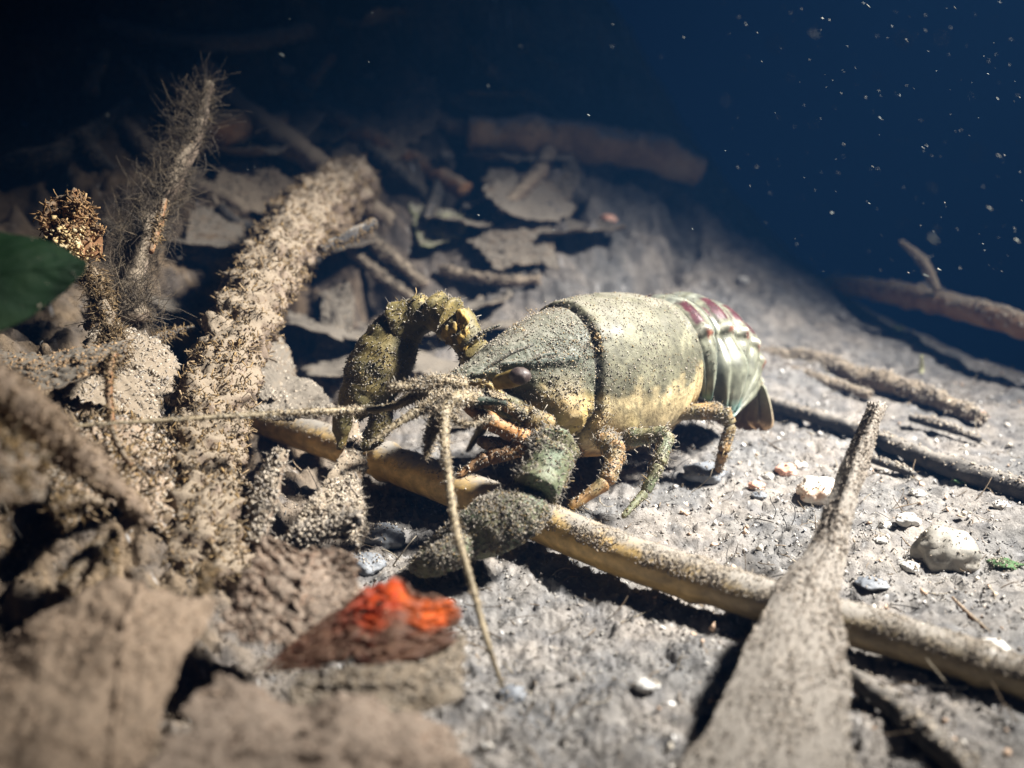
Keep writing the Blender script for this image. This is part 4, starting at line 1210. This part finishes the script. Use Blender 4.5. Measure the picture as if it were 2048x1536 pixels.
lg = [P(x, y, r0 + rk * (x - 940) * 0.6) for x, y in ((935, 268), (1000, 274), (1120, 284), (1240, 294), (1330, 312), (1400, 345))]
V, F = tube(lg, [0.46, 0.58, 0.60, 0.58, 0.52, 0.45], n=90, seg=26, rough=0.34, rs=1.0)
one("sunken_log", (V, F), pm("tan_log", [(0.12, 0.07, 0.04), (0.25, 0.16, 0.09), (0.36, 0.26, 0.16)], scale=60, bump=0.5, rough=0.7, dust=(0.2, 0.195, 0.19), dust_lo=0.4, dust_hi=1.0),
    "broad pale-ended log lying across the back of the bank", "log", 500, up=0.2, lo=0.02, hi=0.05, cols=BK)
for k, (rows, mt, lab) in enumerate((
        ([[(815, 405, 26.5), (825, 450, 25.6), (840, 500, 25.0)], [(880, 412, 26.8), (885, 450, 26.0), (880, 490, 25.2)], [(955, 432, 27.0), (940, 450, 26.4), (920, 470, 25.8)]],
         pm("yellow_green_leaf", [(0.16, 0.17, 0.09), (0.26, 0.27, 0.12), (0.32, 0.30, 0.2)], scale=90, bump=0.4, dust=(0.27, 0.25, 0.2), dust_lo=0.5, dust_hi=1.0), "faded yellow-green leaf corner standing behind the crayfish's back"),
        ([[(930, 480, 25.6), (960, 510, 25.0), (990, 545, 24.4)], [(1030, 440, 27.4), (1050, 480, 26.4), (1060, 530, 25.4)], [(1100, 440, 28.0), (1110, 490, 26.8), (1120, 540, 25.8)]], M_LEAFD, "dark leaf flat on the bank just behind the crayfish's back"),
        ([[(880, 190, 35.5), (920, 215, 35.0), (960, 232, 34.6)], [(940, 180, 36.0), (980, 205, 35.5), (1010, 225, 35.0)], [(1020, 185, 36.4), (1050, 205, 36.0), (1060, 225, 35.6)]], M_LEAFD, "bluish leaf scrap above the left end of the tan reed blade"),
        ([[(1000, 300, 33.6), (980, 330, 33.0), (960, 365, 32.4)], [(1090, 310, 33.8), (1080, 345, 33.0), (1060, 390, 32.2)], [(1160, 320, 34.2), (1160, 360, 33.2), (1140, 400, 32.4)]], M_LEAFD, "curled grey leaf under the tan reed blade"),
        ([[(540, 330, 27.6), (520, 370, 26.8), (500, 410, 26.0)], [(600, 370, 27.6), (580, 400, 26.8), (560, 440, 26.2)]], M_LEAF, "grey leaf under the middle of the forked twig"),
        ([[(440, 330, 24.6), (430, 360, 24.0), (420, 400, 23.5)], [(500, 320, 25.2), (500, 370, 24.4), (490, 420, 23.8)], [(545, 340, 25.6), (550, 390, 24.8), (540, 430, 24.2)]], M_LEAF, "curled grey leaf below the cut wood stub"),
        ([[(380, 420, 22.6), (370, 470, 22.0), (350, 520, 21.5)], [(440, 410, 23.0), (440, 470, 22.2), (430, 530, 21.6)], [(490, 440, 23.2), (490, 500, 22.4), (480, 560, 21.8)]], M_LEAFD, "slate grey leaf left of the furred root's middle"),
        ([[(640, 580, 22.6), (640, 640, 21.6), (630, 700, 20.8)], [(700, 560, 23.2), (710, 620, 22.2), (700, 690, 21.2)]], M_LEAFD, "grey leaf in the shade between root and raised claw"))):
    leafpiece(rows, mt, lab, 500, bank=True, seed=80 + k * 9, rough=0.14, ragged=0.09, lo=0.015, hi=0.05, cols=BK)
for i, (pts, r, mt, lab) in enumerate((
        ([(1180, 330, 32.0), (1170, 290, 33.0), (1165, 255, 34.0)], [0.16, 0.14, 0.1], M_DARKTWIG, "short black twig against the tan reed blade"),
        ([(740, 480, 25.0), (790, 520, 24.2), (850, 570, 23.4)], [0.2, 0.17, 0.12], M_TWIG, "grey twig sloping down to the raised claw's elbow"),
        ([(700, 500, 23.8), (770, 560, 22.8), (830, 600, 22.2)], [0.13, 0.13, 0.1], M_TWIG, "thin grey twig just above the raised claw"),
        ([(880, 540, 24.2), (990, 560, 24.0), (1080, 560, 24.4)], [0.15, 0.15, 0.12], M_TWIG, "silted twig lying close behind the crayfish's shoulders"),
        ([(700, 270, 32.2), (780, 330, 31.2), (850, 390, 30.2)], [0.16, 0.15, 0.12], M_DARKTWIG, "dark twig between the forked twig and the brown twig"),
        ([(250, 250, 24.0), (330, 330, 23.2), (400, 360, 23.0)], [0.25, 0.25, 0.2], M_TWIG, "dim twig crossing behind the pondweed"),
        ([(20, 330, 22.0), (130, 300, 22.6), (260, 210, 23.6)], [0.3, 0.28, 0.2], M_DARKTWIG, "dark thick stick in the upper left gloom"),
        ([(200, 60, 30.0), (420, 90, 31.0), (620, 60, 32.5)], [0.35, 0.3, 0.25], M_TWIG, "barely lit branch near the top edge above the forked twig"))):
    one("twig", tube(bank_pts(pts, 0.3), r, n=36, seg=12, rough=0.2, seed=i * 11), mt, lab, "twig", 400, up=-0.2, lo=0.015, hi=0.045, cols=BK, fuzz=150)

# more half-buried sticks in the dark tangle
for i in range(22):
    x, y = rng.uniform(150, 1150), rng.uniform(40, 470)
    if 830 < x < 1150 and y > 380:
        y -= 200
    a, L = rng.choice([0.55, 0.7, 0.45, -0.9, 2.2]) + rng.normal() * 0.25, rng.uniform(60, 190)
    pts = [(x + L * t * math.cos(a) + rng.normal() * 6, y + L * t * math.sin(a) + rng.normal() * 6) for t in (0, 0.33, 0.66, 1)]
    r = rng.uniform(0.08, 0.26)
    one("twig", tube(bank_pts(pts, rng.uniform(0.1, 0.5)), [r, r * 1.05, r * 0.9, r * 0.6], n=30, seg=10, rough=0.25, seed=i * 5.7), (M_TWIG, M_DARKTWIG, M_TWIG)[i % 3],
        "half-buried silted stick in the dark tangle on the bank", "twig", 250, group="half-buried sticks on the bank", up=-0.2, lo=0.012, hi=0.04, cols=BK, fuzz=120)

# loose leaf fragments in the dim litter
frag = None
for i in range(34):
    x = rng.uniform(-9, 2.5)
    y = rng.uniform(22, 35)
    z = bed_z(x, y)
    s = rng.uniform(0.5, 1.2)
    a = rng.uniform(0, 6.28)
    ti = rng.uniform(-0.5, 0.5)
    ctrl = []
    for u in (-1, 0, 1):
        row = []
        for v in (-1, 0, 1):
            w = s * (1.0 if u == 0 else 0.55)
            px, py = u * s * 1.3, v * w
            row.append([x + px * math.cos(a) - py * math.sin(a), y + px * math.sin(a) + py * math.cos(a), z + 0.15 + 0.3 * s * abs(v) * (0.3 + ti) + py * 0.3 + 0.35 * (py * math.cos(a))])
        ctrl.append(row)
    V, F = sheet(ctrl, 26, 22, rough=0.15, rs=1.5, ragged=0.12, seed=i * 3.3)
    one("leaf_fragment", (V, F), M_LEAFD, "small curled leaf fragment among the dim litter on the bank", "leaf", 120, group="leaf fragments on the dim bank", up=-2, lo=0.015, hi=0.05, cols=BK)  # dark leaf material stands in for the weak light here

# ------------------------------------------------------------------ the open silt on the right
def lie(pts, lift):
    return [rest(G(x, y, 0.0 if len(r) < 1 else r[0]), lift) for (x, y, *r) in pts]

one("stick", tube([P(1640, 566, 33.0), P(1720, 575, 31.0), P(1820, 592, 29.0), P(1940, 620, 27.2), P(2060, 655, 25.6), P(2200, 700, 24.4)], [0.22, 0.28, 0.31, 0.30, 0.29, 0.27], n=70, seg=18, rough=0.2),
    M_TWIGO, "thick reddish-brown stick lying on the silt at the right edge", "stick", 900, up=0.2, lo=0.015, hi=0.05)
one("stalk", tube([P(1875, 582, 27.8), P(1855, 540, 28.0), P(1835, 510, 28.2), P(1800, 482, 28.4)], [0.10, 0.13, 0.12, 0.05], n=36, seg=10, rough=0.1), M_TWIG, "hooked dim stalk standing beyond the reddish stick", "stalk", 120, up=-1)
one("twig", tube([G(1515, 712, 0.35), G(1620, 722, 0.35), G(1740, 758, 0.33), G(1850, 790, 0.3), G(1965, 838, 0.22)], [0.20, 0.24, 0.24, 0.22, 0.14], n=80, seg=16, rough=0.2), M_TWIG, "silted grey twig right of the crayfish's tail", "twig", 2400, up=-0.2, lo=0.012, hi=0.045, fuzz=700)
one("twig", tube([G(1560, 740, 0.2), G(1640, 760, 0.2), G(1740, 790, 0.2)], [0.12, 0.14, 0.1], n=50, seg=12, rough=0.2), M_TWIG, "short silted twig in front of the grey twig by the tail", "twig", 800, up=-0.2, lo=0.012, hi=0.04, fuzz=250)
one("twig", tube([G(1515, 800, 0.16), G(1640, 838, 0.2), G(1760, 880, 0.2), G(1900, 935, 0.22), G(2080, 990, 0.22)], [0.14, 0.16, 0.17, 0.2, 0.2], n=80, seg=16, rough=0.12), M_DARKTWIG, "long black twig running to the right edge behind the tall leaf", "twig", 500, up=0.5, lo=0.01, hi=0.035)
one("twig", tube([G(1715, 912, 0.12), G(1780, 930, 0.14), G(1830, 950, 0.1)], [0.06, 0.09, 0.05], n=30, seg=10, rough=0.1), M_DARKTWIG, "short black twig just behind the tall leaf's tip", "twig", 100, up=0.5)
one("twig", tube([G(1690, 1345, 0.15), G(1770, 1400, 0.18), G(1860, 1475, 0.18), G(1980, 1580, 0.15)], [0.10, 0.14, 0.15, 0.15], n=50, seg=14, rough=0.15), M_DARKTWIG, "black twig below the reed in the bottom right corner", "twig", 200, up=0.6)
one("twig", tube([G(1820, 835, 0.2), G(1880, 850, 0.2), G(1960, 880, 0.15)], [0.08, 0.10, 0.06], n=30, seg=10, rough=0.15), M_DARKTWIG, "thin dark twig between the grey and the black twig", "twig", 200, up=0.3)
one("grass_blade", tube([G(1842, 755, 0.05), G(1843, 735, 0.25), G(1843, 712, 0.6)], [0.05, 0.055, 0.03], n=20, seg=8), pm("pale_grass", [(0.4, 0.4, 0.22), (0.5, 0.48, 0.3)], scale=200, bump=0.1), "pale upright grass blade behind the silted grey twig", "grass")
one("straw", tube([G(1905, 1195, 0.1), G(1940, 1230, 0.12), G(1985, 1268, 0.1)], [0.02, 0.028, 0.02], n=20, seg=8), M_TWIGO, "thin pale straw on the silt above the reed's right end", "straw")
M_WEED = pm("green_weed", [(0.05, 0.10, 0.04), (0.09, 0.16, 0.07)], scale=300, bump=0.3)
for i, (x, y) in enumerate(((1925, 970), (2010, 1130), (1790, 690))):
    c0 = rest(G(x, y, 0), 0.03)
    V, F = pebble(c0, (0.20, 0.16, 0.05), 3, 0.5, i * 5)
    one("moss_scrap", (V, F), M_WEED, ("green moss scrap beside the black twig's right end", "green moss patch at the right edge beyond the grey stone", "faint green moss scrap behind the silted grey twig")[i], "moss", 300, up=-1, lo=0.006, hi=0.02, fuzz=250, flen=(0.03, 0.09), frad=0.006, bend=2.5, fcols=[(0.07, 0.09, 0.05), (0.14, 0.14, 0.09)])
# fine black hairs
for i, (x, y) in enumerate(((1545, 1020), (1568, 1040), (1583, 1030))):
    c0 = G(x, y + 22, 0)
    z0 = bed_z(c0[0], c0[1])
    one("root_hair", tube([[c0[0], c0[1], z0 - 0.02], [c0[0] + 0.05, c0[1] + 0.02, z0 + 0.15], [c0[0] + 0.03 * (i - 1), c0[1] + 0.05, z0 + 0.3], [c0[0] - 0.06, c0[1] + 0.05, z0 + 0.4]], [0.008, 0.008, 0.007, 0.005], n=20, seg=5),
        M_DARKTWIG, "fine black root hair standing between the reed and the white pebble", "root hair", group="fine black hairs")

# pebbles
def stone_mat(name, cols, **kw):
    return pm(name, cols, scale=kw.pop('scale', 300), bump=0.4, bscale=800, rough=0.6, spec=0.4, **kw)
M_QZ = stone_mat("white_orange_quartz", [(0.62, 0.30, 0.14), (0.75, 0.66, 0.56), (0.82, 0.78, 0.72)], scale=160)
M_PINK = stone_mat("pink_stone", [(0.55, 0.25, 0.16), (0.68, 0.38, 0.28), (0.75, 0.55, 0.45)])
M_WHITE = stone_mat("white_stone", [(0.34, 0.32, 0.29), (0.5, 0.485, 0.455), (0.62, 0.61, 0.585)])
M_GREY = stone_mat("grey_stone", [(0.13, 0.125, 0.11), (0.28, 0.26, 0.22), (0.4, 0.37, 0.32)], dust=(0.25, 0.23, 0.195), dust_lo=0.35, dust_hi=0.8)
M_BLUE = stone_mat("slate_stone", [(0.09, 0.1, 0.115), (0.16, 0.17, 0.185), (0.24, 0.25, 0.26)])
for i, (x, y, r, sq, mt, lab) in enumerate((
        (1637, 985, 0.36, 0.75, M_QZ, "large white pebble with orange lower edge beside the tall leaf"),
        (1572, 940, 0.17, 0.8, M_PINK, "pink pebble left of the large white pebble"),
        (1600, 935, 0.12, 0.7, M_WHITE, "small white pebble between the pink and the large white one"),
        (1514, 972, 0.13, 0.6, M_PINK, "flat orange pebble by the crayfish's rear foot"),
        (1535, 955, 0.10, 0.6, M_WHITE, "white chip beside the flat orange pebble"),
        (1518, 990, 0.12, 0.5, M_BLUE, "dark chip just in front of the flat orange pebble"),
        (1892, 1110, 0.44, 0.8, M_GREY, "large rounded grey stone half sunk in silt at the right"),
        (1815, 1040, 0.17, 0.6, M_WHITE, "white pebble left of the large grey stone"),
        (1775, 1052, 0.11, 0.6, M_WHITE, "cream chip nearest the tall leaf's right edge"),
        (1745, 1165, 0.20, 0.35, M_BLUE, "flat bluish pebble right of the tall leaf above the reed"),
        (1818, 1140, 0.13, 0.6, M_WHITE, "white pebble above the reed left of the grey stone's foot"),
        (1760, 1080, 0.10, 0.5, M_WHITE, "white flake in front of the cream chip"),
        (1835, 985, 0.12, 0.4, M_WHITE, "pale flat flake below the black twig"),
        (2000, 1010, 0.12, 0.6, M_WHITE, "white chip at the right edge under the black twig's end"),
        (1985, 1300, 0.17, 0.6, M_WHITE, "glinting white chip touching the reed at the right"),
        (1960, 830, 0.16, 0.6, M_PINK, "orange chip beyond the grey twig at the right edge"),
        (1485, 565, 0.14, 0.9, M_WHITE, "single white pebble on the slope behind the tail"),
        (1410, 945, 0.34, 0.5, M_BLUE, "slate-blue flat stone between the crayfish's rear legs"),
        (770, 1075, 0.30, 0.6, M_BLUE, "dark slate pebble in the shade by the near claw's tip"),
        (730, 1130, 0.26, 0.6, M_BLUE, "smaller slate pebble behind the brown leaf's top edge"),
        (1025, 1392, 0.16, 0.7, M_BLUE, "round grey pebble at the tip of the long feeler"),
        (1290, 1375, 0.13, 0.5, M_WHITE, "pale flat chip in the middle foreground"),
        (970, 1500, 0.07, 1.0, M_WHITE, "tiny white chip near the bottom edge"),
        (1215, 445, 0.2, 0.8, M_PINK, "blurred pinkish pebble on the bank above the crayfish's back"))):
    z0 = 0.0
    c0 = G(x, y, 0)
    c0 = hit(x, y + r * 40) + np.array([0, 0, r * sq * 0.4])
    V, F = pebble(c0, (r * 1.15, r * 0.95, r * sq), 3, 0.22, i * 3.7)
    one("pebble", (V, F), mt, lab, "pebble", 140 if r > 0.2 else 25, up=0.3, lo=0.008, hi=0.025)
# sand grains and white specks sprinkled over the right-hand silt
n = 900
u = rng.uniform(0.14, 0.52, n)
y = 10 + 16 * rng.random(n)
x = u * y
z, _, _ = terr_full(x, y)
V, F, c = grains(np.stack([x, y, z + 0.01], -1), np.tile([0, 0, 1.0], (n, 1)), 0.010, 0.06, [(0.62, 0.58, 0.52), (0.75, 0.73, 0.7), (0.5, 0.36, 0.26), (0.35, 0.33, 0.31), (0.66, 0.6, 0.5)])
mk("sand_grains", V, F, M_GRAIN, col=c, smooth=False, kind='stuff', org=(6, 16, 0), label="pale sand grains strewn over the right-hand silt")

# specks drifting in the water
n = 420
d = rng.uniform(13, 34, n)
xx = np.concatenate([1450 + 640 * rng.random(330) ** 0.8, rng.uniform(-50, 1500, 90)])
yy = np.concatenate([rng.uniform(-60, 560, 330), rng.uniform(0, 560, 90)])
pt = np.array([P(a, b, e) for a, b, e in zip(xx, yy, d)])
zt, _, _ = terr_full(pt[:, 0], pt[:, 1])
pt = pt[pt[:, 2] > zt + 0.6]
pt = np.vstack([pt, [P(rng.uniform(1350, 2080), rng.uniform(-20, 700), rng.uniform(6, 11)) for _ in range(40)]])
V, F, c = grains(pt, np.tile([0.8, 0.1, -0.5], (len(pt), 1)), 0.0025, 0.010, [(0.28, 0.29, 0.25), (0.25, 0.27, 0.25)], stretch=5.0)
mk("drifting_specks", V, F, M_GRAIN, col=c, smooth=False, kind='stuff', org=(10, 22, 5), label="pale specks drifting in the blue water")
